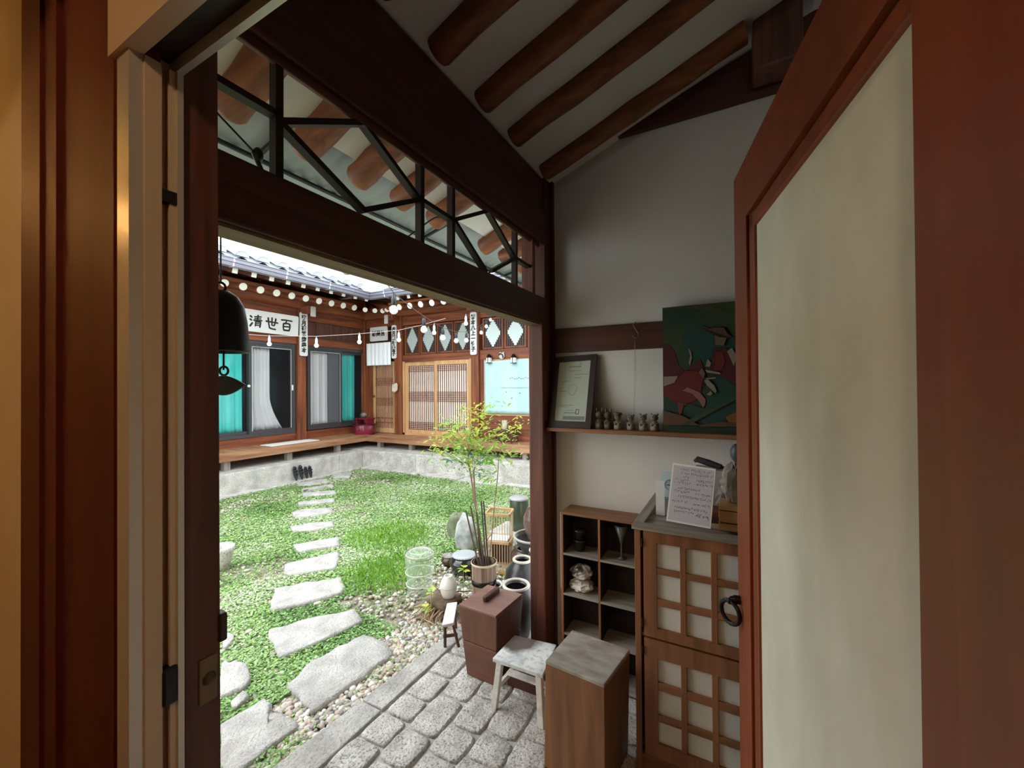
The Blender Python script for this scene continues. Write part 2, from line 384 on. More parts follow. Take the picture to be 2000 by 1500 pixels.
# wall left of the frame: jamb boards and wallpaper
obj_l = struct('wall_left', MB().box(-2.2, .285, -.1, -.76, .315, 2.7), WALLPAPER)
JZ = wood('jamb', 'z')
dl = struct('door_2', loc=(-1.0, .27, 0)); dl['label'] = 'red brown timber sliding door stack beside the aluminium frame'
def xb(px): return at(px, 750, Y=.26)[0]
for (pa, pb, y0, nm) in ((41, 77, .249, 'casing'), (77, 109, .254, 'casing'), (109, 121, .272, 'shadow_gap'), (121, 214, .262, 'door_panel'), (214, 222, .258, 'bead'), (222, 267, .262, 'door_stile')):
    x0_, x1_ = at(pa, 750, Y=y0)[0], at(pb, 750, Y=y0)[0]
    obj(nm, MB().box(x0_, y0, -.1, x1_, .290, 2.7), JZ, dl)
struct('wall_near', MB().box(-2.2, .2635, -.1, at(41,750,Y=.249)[0], .285, 2.7), WALLPAPER)
# leaf door, opened outwards on the right
P0 = Vector((.002, 1.029, 0)); ang = math.radians(12)
LD = Vector((-math.sin(ang), math.cos(ang), 0)); LN = Vector((-math.cos(ang), -math.sin(ang), 0))  # LN towards the yard/left
def lpt(t, z, d): return P0 + LD*t + LN*d + Vector((0,0,z))
def lbox(t0, t1, z0, z1, d0, d1):
    return MB().hexa([lpt(t0,z0,d0),lpt(t1,z0,d0),lpt(t1,z0,d1),lpt(t0,z0,d1),lpt(t0,z1,d0),lpt(t1,z1,d0),lpt(t1,z1,d1),lpt(t0,z1,d1)])
d1 = struct('door_1', loc=P0); d1['label'] = 'open red brown hinged door with white paper panel and an iron ring pull'
DZ0, DZ1 = -.05, 1.900
obj('stile', lbox(-.096, 0, DZ0, DZ1, -.035, 0), wood('door', 'z'), d1, bevel=.002)
obj('stile', lbox(-.85, -.600, DZ0, DZ1, -.035, 0), wood('door', 'z'), d1, bevel=.002)
obj('rail', lbox(-.60, -.096, DZ1-.115, DZ1, -.035, -.0005), wood('door', 'x'), d1)
obj('rail', lbox(-.60, -.096, DZ0, DZ0+.12, -.035, -.0005), wood('door', 'x'), d1)
obj('bead', lbox(-.137, -.102, DZ0+.12, DZ1-.118, -.03, -.004), wood('door', 'z'), d1, bevel=.004)
obj('bead', lbox(-.60, -.102, DZ1-.150, DZ1-.121, -.03, -.004), wood('door', 'x'), d1, bevel=.004)
obj('paper_panel', lbox(-.605, -.132, DZ0+.1, DZ1-.145, -.028, -.009), PAPER, d1)
rc = lpt(-.035, .962, .012)
rp = obj('ring_plate', MB().tube([lpt(-.018, .990, 0), lpt(-.018, .990, .012)], .009, 12).torus(lpt(-.018,.992,.012), .007, .0022, (0,0,1)), IRON, d1)
ring = MB(); K = 24; RR = .026
for i in range(1): pass
cR = lpt(-.020, .963, .020)
ring.torus(cR, .0235, .0048, LN*1.0+LD*-.75, 28, 10)
obj('ring_handle', ring, IRON, d1)
obj('ring_clasp', MB().sphere(cR+Vector((0,0,.0235)), .0072, 10, 8), IRON, d1)
# right jamb, head wall, room behind the camera
struct('wall_right', MB().box(.19, .18, -.1, .26, .30, 2.7).box(.26, .20, -.1, 2.2, .30, 2.7), wood('jamb', 'z'))
struct('wall_head', MB().box(-.76, .245, 2.03, .4, .30, 2.75), wood('jamb', 'x'))
rm = MB(); rm.box(-2.2, -2.6, -.1, -2.1, .285, 2.6).box(2.1, -2.6, -.1, 2.2, .2, 2.6).box(-2.2, -2.7, -.1, 2.2, -2.6, 2.6)
struct('wall_rear', rm, WALLPAPER)
struct('ceiling_room', MB().box(-2.2, -2.7, 2.6, 2.2, .26, 2.7), WALLPAPER)
struct('floor_room', MB().box(-2.2, -2.7, -.2, 2.2, .30, -.1), wood('door', 'x'))
# entrance right side: gate wall, half open to the lane
struct('wall_gate', MB().box(2.2, .2, -.1, 2.3, 2.3, 2.75), wood('doorin', 'z'))
# ================================================================== COURTYARD GROUND
GZ = -.10
struct('ground', MB().box(-6.75, -.6, -.4, -1.0, 6.1, GZ-.004), SOIL)
XL, YB = -7.3, 6.6
FARX, FARY, FARZ = wood('far', 'x'), wood('far', 'y'), wood('far', 'z')
FDX, FDY, FDZ = wood('fardark', 'x'), wood('fardark', 'y'), wood('fardark', 'z')
# granite plinth steps along both wings
pl = struct('plinth_step', loc=(-6.5, 5.8, GZ)); pl['label'] = 'long granite plinth step running along both wings of the tiled house'
for y0, y1 in ((.2, 2.6), (2.605, 5.25), (5.255, 5.79)):
    obj('plinth_block', MB().box(-7.6, y0, -.3, -6.5, y1, .215), GRANITE, pl, bevel=.012)
for x0, x1 in ((-7.6, -6.3), (-6.295, -5.15), (-5.145, -3.9), (-3.895, -2.6), (-2.595, -1.0)):
    obj('plinth_block', MB().box(x0, 5.795, -.3, x1, 7.2, .23), GRANITE, pl, bevel=.012)
# low border stones at the foot of the plinth
rr = random.Random(3)
y = .3
while y < 5.4:
    ln = rr.uniform(.5, .9); obj('border_stone', MB().box(-6.5, y, -.2, -6.33+rr.uniform(-.03,.03), min(y+ln-.01, 5.62), -.085+rr.uniform(0,.012)), GRANITE, pl, bevel=.012); y += ln
x = -6.35
while x < -1.6:
    ln = rr.uniform(.5, .9); obj('border_stone', MB().box(x, 5.60+rr.uniform(-.03,.03), -.2, x+ln-.01, 5.795, -.08+rr.uniform(0,.012)), GRANITE, pl, bevel=.012); x += ln
# ================================================================== THE TILED HOUSE (two wings)
HL = thing('hanok_house', 'tiled timber house with a veranda wrapping two sides of the green yard', 'building', (XL, YB, .21))
HB = HL
y0L, y1L = 1.2, YB
# veranda decks (planks running across), front board and feet
def deck(h, along, a0, a1, b0, b1, z, mat_p, mat_f):
    n = int(round((a1-a0)/.165)); st = (a1-a0)/n
    for i in range(n):
        q0, q1 = a0+i*st+.002, a0+(i+1)*st-.002
        m = MB().box(b0, q0, z-.035, b1, q1, z) if along == 'y' else MB().box(q0, b0, z-.035, q1, b1, z)
        obj('deck_plank', m, mat_p, h)
DZ = .485
deck(HL, 'y', 1.2, 6.15, XL, -6.74, DZ, wood('deck', 'x'), FARY)
obj('deck_edge', MB().box(-6.74, 1.2, DZ-.125, -6.69, 6.13, DZ+.004), wood('deck', 'y'), HL, bevel=.006)
deck(HB, 'x', -7.3, -1.6, 6.15, YB, DZ-.01, wood('deck', 'y'), FARX)
obj('deck_edge', MB().box(-6.74, 6.10, DZ-.135, -1.6, 6.15, DZ-.006), wood('deck', 'x'), HB, bevel=.006)
for y in (1.9, 3.45, 4.45, 5.45): obj('deck_post', MB().box(-6.86, y-.045, .21, -6.77, y+.045, DZ-.03), wood('grey', 'z'), HL)
for x in (-6.45, -5.6, -4.4, -3.1, -2.2): obj('deck_post', MB().box(x-.045, 6.17, .225, x+.045, 6.26, DZ-.04), wood('grey', 'z'), HB)
obj('underdeck_board', MB().box(XL-.1, 1.2, .2, XL-.02, 6.6, DZ), FDY, HL)
obj('underdeck_board', MB().box(XL-.1, YB+.02, .2, -1.6, YB+.1, DZ), FDX, HB)
# ---- left wing wall, x = XL
def lb(y0, y1, z0, z1, d=.04, m=FARY, nm='wall_board', h=HL, bev=0, back=.08): return obj(nm, MB().box(XL-back, y0, z0, XL+d, y1, z1), m, h, bevel=bev)
lb(y0L, 6.62, DZ, .63, .03, FARY, 'sill_board')
lb(y0L, 6.62, 2.285, 2.43, .06, FARY, 'window_lintel')
lb(y0L, 6.62, 2.43, 2.76, -.01, FDZ, 'plank_panel')
for yy in (5.35, 5.75, 6.15): lb(yy, yy+.03, 2.43, 2.76, .01, FDZ, 'batten')
lb(y0L, 6.62, 2.76, 2.96, .05, FARY, 'upper_beam')
obj('purlin', MB().tube([(XL+.12, y0L, 3.06), (XL+.12, 6.7, 3.06)], .115, 14), FARY, HL)
for y, r in ((4.985, .085), (3.05, .085)): obj('column', MB().box(XL-.05, y-r, DZ-.01, XL+.11, y+r, 3.0), FARZ, HL, bevel=.012)
for y in (4.985,): obj('corbel', MB().box(XL-.02, y-.05, 2.86, XL+.32, y+.05, 3.0), FARX, HL, bevel=.01)
# dark room behind the glass
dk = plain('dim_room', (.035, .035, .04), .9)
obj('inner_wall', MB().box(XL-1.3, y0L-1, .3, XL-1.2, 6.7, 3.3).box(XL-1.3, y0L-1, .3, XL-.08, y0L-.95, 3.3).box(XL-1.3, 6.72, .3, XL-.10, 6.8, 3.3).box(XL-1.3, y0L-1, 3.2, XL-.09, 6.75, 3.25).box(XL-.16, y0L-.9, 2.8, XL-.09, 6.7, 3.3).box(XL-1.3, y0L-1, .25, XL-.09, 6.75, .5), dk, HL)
# ---- back wing wall, y = YB
def bb(x0, x1, z0, z1, d=.04, m=FARX, nm='wall_board', bev=0, back=.08): return obj(nm, MB().box(x0, YB-d, z0, x1, YB+back, z1), m, HB, bevel=bev)
bb(-7.35, -1.6, 2.76, 2.94, .05, FARX, 'upper_beam')
obj('purlin', MB().tube([(-7.4, YB-.12, 3.05), (-1.6, YB-.12, 3.05)], .115, 14), FARX, HB)
bb(-7.3, -6.4, 2.43, 2.76, 0, FDX, 'plank_panel')
for x, r in ((-6.235, .10), (-4.30, .085), (-7.27, .06)): obj('column', MB().box(x-r, YB-.11, DZ-.02, x+r, YB+.05, 3.0), FARZ, HB, bevel=.012)
for x in (-6.235, -4.30): obj('corbel', MB().box(x-.05, YB-.32, 2.86, x+.05, YB+.02, 3.0), FARY, HB, bevel=.01)
bb(-6.13, -4.39, 1.985, 2.13, .06, FARX, 'door_lintel')
bb(-4.21, -2.0, 1.965, 2.15, .06, FARX, 'window_lintel')
bb(-4.21, -2.0, DZ-.01, .93, .02, FARX, 'wall_board')
for z in (.62, .80): bb(-4.21, -2.0, z, z+.012, .028, FDX, 'board_joint')
bb(-4.21, -4.13, .93, 1.965, .05, FARZ, 'window_post')
bb(-6.13, -6.08, DZ-.01, 2.0, .07, wood('light', 'z'), 'door_jamb')
bb(-4.44, -4.38, DZ-.01, 2.0, .07, wood('light', 'z'), 'door_jamb')
bb(-6.13, -4.39, DZ-.02, DZ+.03, .07, wood('light', 'x'), 'threshold')
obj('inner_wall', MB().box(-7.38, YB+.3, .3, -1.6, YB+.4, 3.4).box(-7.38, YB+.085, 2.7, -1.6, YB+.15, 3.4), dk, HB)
obj('frieze_board', MB().box(-7.4, YB-.03, 2.90, -1.6, YB+.08, 3.5), FARX, HB)
obj('frieze_board', MB().box(XL-.08, .2, 2.90, XL+.03, 6.6, 3.5), FARY, HL)
# ---- lattice doors
PAP = noisy('hanji_paper', (.80,.76,.68), (.90,.87,.80), 3, rough=.9, bump=0)
def lattice_door(x0, x1, z0, z1, nv, groups, y, frame_m, pap=PAP, mull='pale', nm='lattice_door'):
    fw = .07
    o = obj(nm, MB().box(x0, y, z0, x0+fw, y+.035, z1).box(x1-fw, y, z0, x1, y+.035, z1).box(x0+fw, y, z1-.08, x1-fw, y+.035, z1).box(x0+fw, y, z0, x1-fw, y+.035, z0+.10), frame_m, HB)
    obj('paper', MB().box(x0+fw, y+.022, z0+.1, x1-fw, y+.028, z1-.08), pap, o)
    g = MB(); xs0, xs1 = x0+fw, x1-fw; za, zb = z0+.10, z1-.08
    for i in range(nv):
        x = xs0+(xs1-xs0)*(i+.5)/nv; g.box(x-.0045, y+.004, za, x+.0045, y+.021, zb)
    for c, k in groups:
        for j in range(k):
            z = za+(zb-za)*c+(j-(k-1)/2)*.036; g.box(xs0, y+.003, z-.005, xs1, y+.020, z+.005)
    q = obj('lattice', g, wood('far', 'z'), o); q['kind'] = 'stuff'
    return o
GR = [(.955, 4), (.52, 6), (.06, 5)]
lattice_door(-6.08, -5.25, DZ, 1.985, 14, GR, YB-.03, wood('light', 'z'))
lattice_door(-5.30, -4.44, DZ, 1.985, 14, GR, YB-.065, wood('light', 'z'))
sd = lattice_door(-7.02, -6.36, DZ, 2.02, 12, [(.74, 5), (.42, 5), (.16, 1), (.09, 1)], YB-.04, wood('light', 'z'), noisy('tan_paper', (.60,.44,.28), (.70,.54,.36), 3, rough=.9, bump=0))
obj('door_ring', MB().torus((-6.985, YB-.05, 1.27), .022, .005, (0,1,0), 14, 6), IRON, sd)
bb(-7.21, -7.03, DZ-.02, 2.43, .05, FARZ, 'wall_board')
# ---- transom windows with diamond paper
def diamond(x0, x1, z0, z1, y, col):
    o = obj('transom_window', MB().box(x0, y, z0, x0+.03, y+.04, z1).box(x1-.03, y, z0, x1, y+.04, z1).box(x0+.03, y, z1-.03, x1-.03, y+.04, z1).box(x0+.03, y, z0, x1-.03, y+.04, z0+.03), FARZ, HB)
    g = MB(); a0, a1, c0, c1 = x0+.03, x1-.03, z0+.03, z1-.03; cx, cz = (a0+a1)/2, (c0+c1)/2
    N = 9; Mz = 13; hx, hz = (a1-a0)/2, (c1-c0)/2
    def inside(x, z): return abs(x-cx)/(hx*.78)+abs(z-cz)/(hz*.92) < 1
    for i in range(1, N):
        x = a0+(a1-a0)*i/N; h_ = hz*.92*max(0, 1-abs(x-cx)/(hx*.78)); h_ = round(h_/(2*hz/Mz))*(2*hz/Mz)
        if cz+h_ < c1: g.box(x-.004, y+.006, cz+h_, x+.004, y+.02, c1)
        if cz-h_ > c0: g.box(x-.004, y+.006, c0, x+.004, y+.02, cz-h_)
    for j in range(1, Mz):
        z = c0+(c1-c0)*j/Mz; w_ = hx*.78*max(0, 1-abs(z-cz)/(hz*.92)); w_ = round(w_/(2*hx/N))*(2*hx/N)
        if cx-w_ > a0: g.box(a0, y+.007, z-.004, cx-w_, y+.019, z+.004)
        if cx+w_ < a1: g.box(cx+w_, y+.007, z-.004, a1, y+.019, z+.004)
    obj('lattice', g, FDZ, o)['kind'] = 'stuff'
    pts = []; stp = 6
    prof = []
    for k in range(stp+1): prof.append((hx*.80*k/stp, hz*.94*(1-k/stp)))
    P = []
    def quad(sx, sz, rev):
        q = []
        for k in range(stp):
            q.append((sx*prof[k][0], sz*prof[k][1])); q.append((sx*prof[k+1][0], sz*prof[k][1]))
        q.append((sx*prof[stp][0], 0))
        return q[::-1] if rev else q
    poly = quad(1,1,False)+quad(1,-1,True)[1:]+quad(-1,-1,False)[1:]+quad(-1,1,True)[1:-1]
    cl_ = []
    for a_, b_ in poly:
        if not cl_ or (abs(cl_[-1][0]-a_) > 1e-5 or abs(cl_[-1][1]-b_) > 1e-5): cl_.append((a_, b_))
    obj('diamond_paper', MB().prism([(cx+a_, y+.003, cz+b_) for a_, b_ in cl_], (0, .003, 0)), col, o)
    obj('backing_pane', MB().box(a0, y+.024, c0, a1, y+.03, c1), plain('pane_dark', (.055,.05,.05), .25), o)
PG = plain('grey_hanji', (.40,.46,.45), .8); PL = plain('pale_hanji', (.62,.72,.72), .8)
nx = 4; xa, xb2 = -6.10, -4.40
for i in range(nx): diamond(xa+(xb2-xa)*i/nx+.01, xa+(xb2-xa)*(i+1)/nx-.01, 2.14, 2.74, YB-.045, PG)
for i in range(4): diamond(-4.17+.47*i+.01, -4.17+.47*(i+1)-.01, 2.16, 2.74, YB-.045, PL)
# ---- rafters with white painted ends; two tiers
ENDW = plain('white_rafter_paint', (.88,.86,.80), .7)
def rafter(h, p0, p1, r, sq=False):
    p0, p1 = Vector(p0), Vector(p1)
    if sq:
        d = (p1-p0).normalized()
        o = obj('eave_rafter', MB().bar(p0, p1, r*1.9, r*1.9), FDX if abs(d[0]) > .5 else FDY, h)
        obj('rafter_end', MB().bar(p1, p1+d*.006, r*1.9, r*1.9), ENDW, o)
    else:
        d = (p1-p0).normalized()
        o = obj('rafter', MB().tube([p0, p0.lerp(p1,.9), p1], [r*1.1, r, r*.94], 10), FARX if abs(d[0]) > .5 else FARY, h)
        obj('rafter_end', MB().tube([p1, p1+d*.006], [r*.94, r*.90], 14), ENDW, o)
y = 2.51-.258*5
while y < 5.62:
    rafter(HL, (XL-.1, y, 3.34), (-6.5, y, 2.99+.012*(y-3.3)), .062); rafter(HL, (XL+.1, y-.08, 3.44), (-6.08, y-.08, 3.09+.012*(y-3.3)), .036, True); y += .258
x = -5.52
while x < -1.8:
    rafter(HB, (x, YB+.1, 3.31), (x, 5.8, 2.965), .062); rafter(HB, (x+.1, YB-.1, 3.42), (x+.1, 5.66, 3.10), .036, True); x += .258
# fanned corner rafters
for (tx, ty, tz) in ((-6.42, 5.80, 3.0), (-6.28, 5.92, 2.99), (-6.13, 5.98, 2.98), (-5.98, 5.95, 2.985), (-5.80, 5.88, 2.985)):
    rafter(HB, (-7.2, YB-.05, 3.33), (tx, ty, tz), .050)
# soffit boards
obj('corner_soffit', MB().prism([(XL, 5.2, 3.36), (-6.0, 5.1, 3.215), (-5.9, 5.66, 3.215), (-5.5, 5.62, 3.215), (-5.2, 5.9, 3.25), (-5.2, YB, 3.36), (XL, YB, 3.40)], (0,0,.02)), FDY, HL)
obj('soffit', MB().prism([(XL-.2, y0L, 3.46), (-6.04, y0L, 3.15), (-6.04, 5.60, 3.16), (-6.04, YB, 3.17), (XL-.2, YB, 3.47)], (0,0,.03)), FDY, HL)
obj('soffit', MB().prism([(XL, YB+.2, 3.47), (-1.6, YB+.2, 3.47), (-1.6, 5.66, 3.165), (-6.1, 5.66, 3.165)], (0,0,.03)), FDX, HB)
obj('rafter_board', MB().box(XL, y0L, 3.07, -6.52, 5.6, 3.10).box(-6.56, y0L, 3.045, -6.50, 5.55, 3.085), FARY, HL)
obj('rafter_board', MB().box(-5.8, 5.80, 3.03, -1.6, 5.86, 3.07), FARX, HB)
# ---- gutter
GUT = plain('grey_gutter', (.22,.22,.27), .35, .3)
gp = [Vector((-5.98, 1.2, 3.11)), Vector((-5.98, 5.12, 3.11)), at(722, 585, Z=3.11), Vector((-4.6, 5.58, 3.11)), Vector((-1.6, 5.58, 3.11))]
def gut(h, a, b, nm='gutter'):
    d = (b-a).normalized(); n_ = d.cross(Vector((0,0,1)))
    P = [(-.05,0),(.045,0),(.05,.03),(.05,.05),(.07,.05),(.07,.075),(.062,.075),(.062,.1),(.075,.1),(.075,.112),(-.05,.112)]
    o = obj(nm, MB().prism([a+n_*u+Vector((0,0,v)) for u, v in P], b-a), GUT, h)
    L = (b-a).length; k = 0.4
    while k < L:
        c = a+d*k; obj('gutter_clip', MB().prism([c+n_*u*1.05+Vector((0,0,v*1.04-.002)) for u, v in P], d*.02), plain('gutter_clip', (.6,.6,.68), .4) if 'gutter_clip' not in bpy.data.materials else bpy.data.materials['gutter_clip'], o); k += .75
gut(HL, gp[0], gp[1]); gut(HL, gp[1], gp[2]); gut(HB, gp[2], gp[3]); gut(HB, gp[3], gp[4])
# ---- roof tiles
TILE = noisy('roof_tile', (.46,.50,.54), (.68,.72,.75), 4, rough=.35, bump=.1, bscale=30, spec=.6)
def tile_mesh(L, r, name='roof_tile'):   # half barrel along +x, origin at lower front
    V = []; n = 8
    for x, k in ((0, 1.0), (0, .8), (L, .95)):
        for i in range(n+1):
            t = math.pi*i/n; V.append((x, r*k*math.cos(t), r*k*.8*math.sin(t)))
    f = [(i, i+1, n+1+i+1, n+1+i) for i in range(n)] + [(i, i+1, 2*(n+1)+i+1, 2*(n+1)+i) for i in range(n)]
    f.append(tuple(range(n+1, 2*n+2)))
    me = bpy.data.meshes.new(name); me.from_pydata(V, [], f); me.polygons.foreach_set('use_smooth', [True]*len(f)); me.materials.append(TILE); return me
TM = tile_mesh(.33, .092)
SL = .50
def roof(h, horiz, eave, a0, a1, rise_dir, rows, z0, xs=None):
    sh_ = MB()
    ang_ = math.atan(SL); Lh = .27*rows
    # under-sheet with scalloped concave tiles, joined
    a = a0
    while a < a1:
        for k in range(rows):
            u0, u1 = k*.27, (k+1)*.27+.03; V = []
            for (u, dz) in ((u0, .022), (u1, .0)):
                for i in range(5):
                    t = (i/4-.5); dd = -.04*(1-4*t*t); p = a+.145+t*.25
                    zz = z0+u*SL+dz+dd
                    V.append((eave-u, p, zz) if horiz == 'y' else (p, eave+u, zz))
            sh_.add(V, [(i, i+1, 6+i, 5+i) for i in range(4)], True)
        a += .29
    sheet = obj('channel_tiles', sh_, TILE, h); sheet['kind'] = 'stuff'
    a = a0; rows_ = 0
    while a < a1:
        for k in range(rows):
            u = k*.27; z = z0+u*SL+.035
            if horiz == 'y': inst('roof_tile', TM, h, (eave-u, a, z), (0, -ang_, math.pi))
            else: inst('roof_tile', TM, h, (a, eave+u, z), (0, -ang_, math.pi/2))
        a += .29
for (ya, yb) in ((2.60, 5.25),): pass
roof(HL, 'y', -5.93, 2.35-.29*4, 5.35, 1, 7, 3.235)
roof(HB, 'x', 5.55, -5.75, -4.1, 1, 6, 3.235)
# valley wedge and ridge band
obj('roof_deck', MB().hexa([(-5.98,1.2,3.2),(-5.98,8,3.2),(-8.0,8,4.15),(-8.0,1.2,4.15),(-5.98,1.2,3.225),(-5.98,8,3.225),(-8.0,8,4.18),(-8.0,1.2,4.18)]), TILE, HL)
obj('roof_deck', MB().hexa([(-7.4,5.58,3.2),(-1.6,5.58,3.2),(-1.6,7.5,4.15),(-7.4,7.5,4.15),(-7.4,5.58,3.225),(-1.6,5.58,3.225),(-1.6,7.5,4.18),(-7.4,7.5,4.18)]), TILE, HB)
for k, z in enumerate((4.16, 4.22, 4.28)): obj('ridge_course', MB().box(-8.05+.01*k, 1.2, z, -7.82-.012*k, 7.5, z+.05), TILE, HL, bevel=.008)
obj('ridge_cap', MB().tube([(-7.93, 1.2, 4.36), (-7.93, 7.5, 4.36)], .07, 10), TILE, HL)
for k, z in enumerate((4.10, 4.16, 4.22)): obj('ridge_course', MB().box(-7.8, 7.35+.01*k, z, -1.6, 7.55-.01*k, z+.05), TILE, HB, bevel=.008)
# ---- sliding windows (left wing)
def lwin(name, y0, y1, z0, z1, label, sashes):
    o = struct(name, loc=(XL, (y0+y1)/2, z0)); o['label'] = label
    f = .055
    for m in (MB().box(XL-.06, y0, z0, XL+.05, y0+f, z1), MB().box(XL-.06, y1-f, z0, XL+.05, y1, z1), MB().box(XL-.06, y0+f, z1-f, XL+.05, y1-f, z1), MB().box(XL-.06, y0+f, z0, XL+.05, y1-f, z0+f)):
        obj('frame_rail', m, PVC, o, bevel=.004)
    for (a, b, dx, edge) in sashes:
        s_ = .05; za, zb = z0+f, z1-f; x = XL+dx
        sa = obj('sash', MB().box(x, a, za, x+.03, a+s_, zb).box(x, b-s_, za, x+.03, b, zb).box(x, a+s_, zb-s_, x+.03, b-s_, zb).box(x, a+s_, za, x+.03, b-s_, za+s_), PVC, o)
        obj('pane', MB().box(x+.010, a+s_, za+s_, x+.016, b-s_, zb-s_), GLASSM, sa)
        if edge: obj('edge_trim', MB().box(x+.03, a+s_-.006, za+s_-.006, x+.033, a+s_+.004, zb-s_).box(x+.03, a+s_, zb-s_-.004, x+.033, b-s_, zb-s_+.006).box(x+.03, b-s_-.004, za+s_, x+.033, b-s_+.006, zb-s_), plain('trim_grey', (.55,.56,.60), .4) if 'trim_grey' not in bpy.data.materials else bpy.data.materials['trim_grey'], sa)
    return o
w2 = lwin('window_2', 3.12, 4.885, .625, 2.28, 'dark framed sliding window left of the far wooden column, half open curtain inside', [(3.15, 4.10, -.045, 0), (4.05, 4.85, .010, 1)])
w5 = lwin('window_5', 1.30, 2.96, .645, 2.28, 'dark framed sliding window at the near end of the left wing', [(1.33, 2.15, .010, 1), (2.10, 2.93, -.045, 0)])
w3 = lwin('window_3', 5.13, 6.62, .645, 2.28, 'dark framed sliding window right of the far wooden column', [(5.16, 5.93, .010, 1), (5.86, 6.59, -.045, 0)])
obj('handle', MB().box(XL+.045, 4.81, 1.42, XL+.06, 4.835, 1.52), WHITEP, w2, bevel=.004)
obj('round_pull', MB().sphere((XL+.05, 4.04, 1.50), .024, 10, 8), WHITEP, w2)
obj('insect_screen', MB().box(XL+.0, 5.62, .72, XL+.004, 5.90, 2.2), plain('screen', (.20,.21,.24), .7), w3)
# window 4: big glass on the back wing with blind
w4 = struct('window_4', loc=(-3.6, YB, .95)); w4['label'] = 'window right of the lattice doors covered by a pale blue cloth screen'
for m in (MB().box(-4.13, YB-.05, .93, -4.09, YB+.02, 1.965), MB().box(-2.2, YB-.05, .93, -2.16, YB+.02, 1.965), MB().box(-4.09, YB-.05, .93, -2.2, YB+.02, .97), MB().box(-4.09, YB-.05, 1.93, -2.2, YB+.02, 1.965)): obj('frame_rail', m, wood('light', 'x'), w4)
def cloth(name, x0, x1, z0, z1, y, m, label, cat, plane='y', folds=6, amp=.012, seed=1, wav=0, edge=None, parent=None, group=None):
    rr = random.Random(seed); N, K = 60, 14; V = []; ph = [rr.uniform(0, 6.28) for _ in range(4)]
    for j in range(K+1):
        v = j/K
        for i in range(N+1):
            u = i/N; uu = u
            ee = edge(v) if edge else 1.0
            d = amp*(math.sin(u*folds*6.283+ph[0]+.5*math.sin(3*v))+.5*math.sin(u*folds*2.3*6.283+ph[1]))*(.5+.5*v if not edge else 1)
            top = wav*math.sin(u*9+ph[2])*(1-v)
            a = x0+(x1-x0)*uu*ee; z = z1+(z0-z1)*v+top
            V.append((a, y+d, z) if plane == 'y' else (y+d, a, z))
    b = MB().add(V, [(j*(N+1)+i, j*(N+1)+i+1, (j+1)*(N+1)+i+1, (j+1)*(N+1)+i) for j in range(K) for i in range(N)], True)
    o = obj(name, b, m, parent); so_ = o.modifiers.new('thick', 'SOLIDIFY'); so_.thickness = .003
    if label: tag(o, label, cat, group)
    return o
def sheer(name, c1, c2, trans=.0):
    return noisy(name, c1, c2, 2, (1,1,3), rough=.9, bump=0)
TEAL = noisy('teal_cloth', (.05,.85,.80), (.16,.95,.90), 2, (1,2,.5), rough=.9, bump=0)
WSH = noisy('white_sheer', (.88,.91,.95), (.95,.96,.98), 2, (1,3,.5), rough=.9, bump=0)
LBL = noisy('pale_blue_cloth', (.42,.64,.66), (.50,.74,.76), 2, (2,1,.6), rough=.9, bump=0)
cloth('curtain', 3.2, 4.00, .72, 2.20, XL-.10, TEAL, 'teal curtain hanging behind the glass at the far left', 'curtain', 'x', 5, .014, 3)
cloth('curtain', 4.12, 4.75, .72, 2.20, XL-.06, WSH, 'white curtain swept aside in a half open window beside dark glass', 'curtain', 'x', 5, .016, 4, edge=lambda v: .52+.0*v+(.38*max(0,(v-.6)/.4)**1.6))
cloth('curtain', 5.2, 5.66, .72, 2.21, XL-.04, WSH, 'white curtain filling the pane right of the far wooden column', 'curtain', 'x', 3, .012, 5)
cloth('curtain', 5.95, 6.38, .74, 2.21, XL-.10, TEAL, 'teal curtain nearest the inner corner of the house', 'curtain', 'x', 3, .012, 6)
cloth('cloth_screen', -4.10, -2.2, .97, 1.94, YB-.075, LBL, 'pale blue cloth screen printed with small birds over the back window', 'cloth', 'y', 5, .006, 7, wav=.008)
bl = [o for o in COL.objects if o.name.startswith('cloth_screen')][0]
bk = MB().box(-3.75, YB-.087, 1.435, -2.6, YB-.085, 1.441)
for (x, z) in ((-3.63, 1.36), (-3.52, 1.25), (-3.36, 1.34)): bk.add([(x-.025, YB-.087, z+.02), (x, YB-.087, z-.02), (x+.01, YB-.087, z+.005), (x+.03, YB-.087, z+.018), (x, YB-.087, z+.008)], [(0,1,2,3,4)])
for i in range(9): bk.box(-3.57+.045*i, YB-.087, 1.60+.012*math.sin(i*2), -3.54+.045*i, YB-.085, 1.612+.012*math.sin(i*2))
obj('bird_print', bk, plain('grey_print', (.20,.28,.30), .8), bl)
cloth('door_curtain', -7.12, -6.40, 1.94, 2.425, YB-.14, WSH, 'short white cloth hanging over the narrow lattice door', 'curtain', 'y', 6, .010, 8)
# boards with brush lettering
BRD = noisy('white_board', (.72,.73,.72), (.80,.81,.80), 3, rough=.7, bump=0)
BRD2 = noisy('grey_board', (.56,.54,.52), (.66,.64,.62), 3, rough=.7, bump=0)
def rounded(c, r_, u_, w_, h_, d_, m, name, par=None, loc=None, rad=.03):
    c = Vector(c); r_ = Vector(r_); u_ = Vector(u_); nn = r_.cross(u_); P = []
    for sx, sy, a0 in ((1,1,0),(-1,1,90),(-1,-1,180),(1,-1,270)):
        for k in range(5):
            t = math.radians(a0+22.5*k); P.append(c+r_*(sx*(w_/2-rad)+rad*math.cos(t))+u_*(sy*(h_/2-rad)+rad*math.sin(t)))
    return obj(name, MB().prism([p-nn*d_ for p in P], nn*d_), m, par, loc)
Yp, Zp, Xp = (0,1,0), (0,0,1), (1,0,0)
sx_ = XL+.16
c = (sx_, 4.29, 2.605)
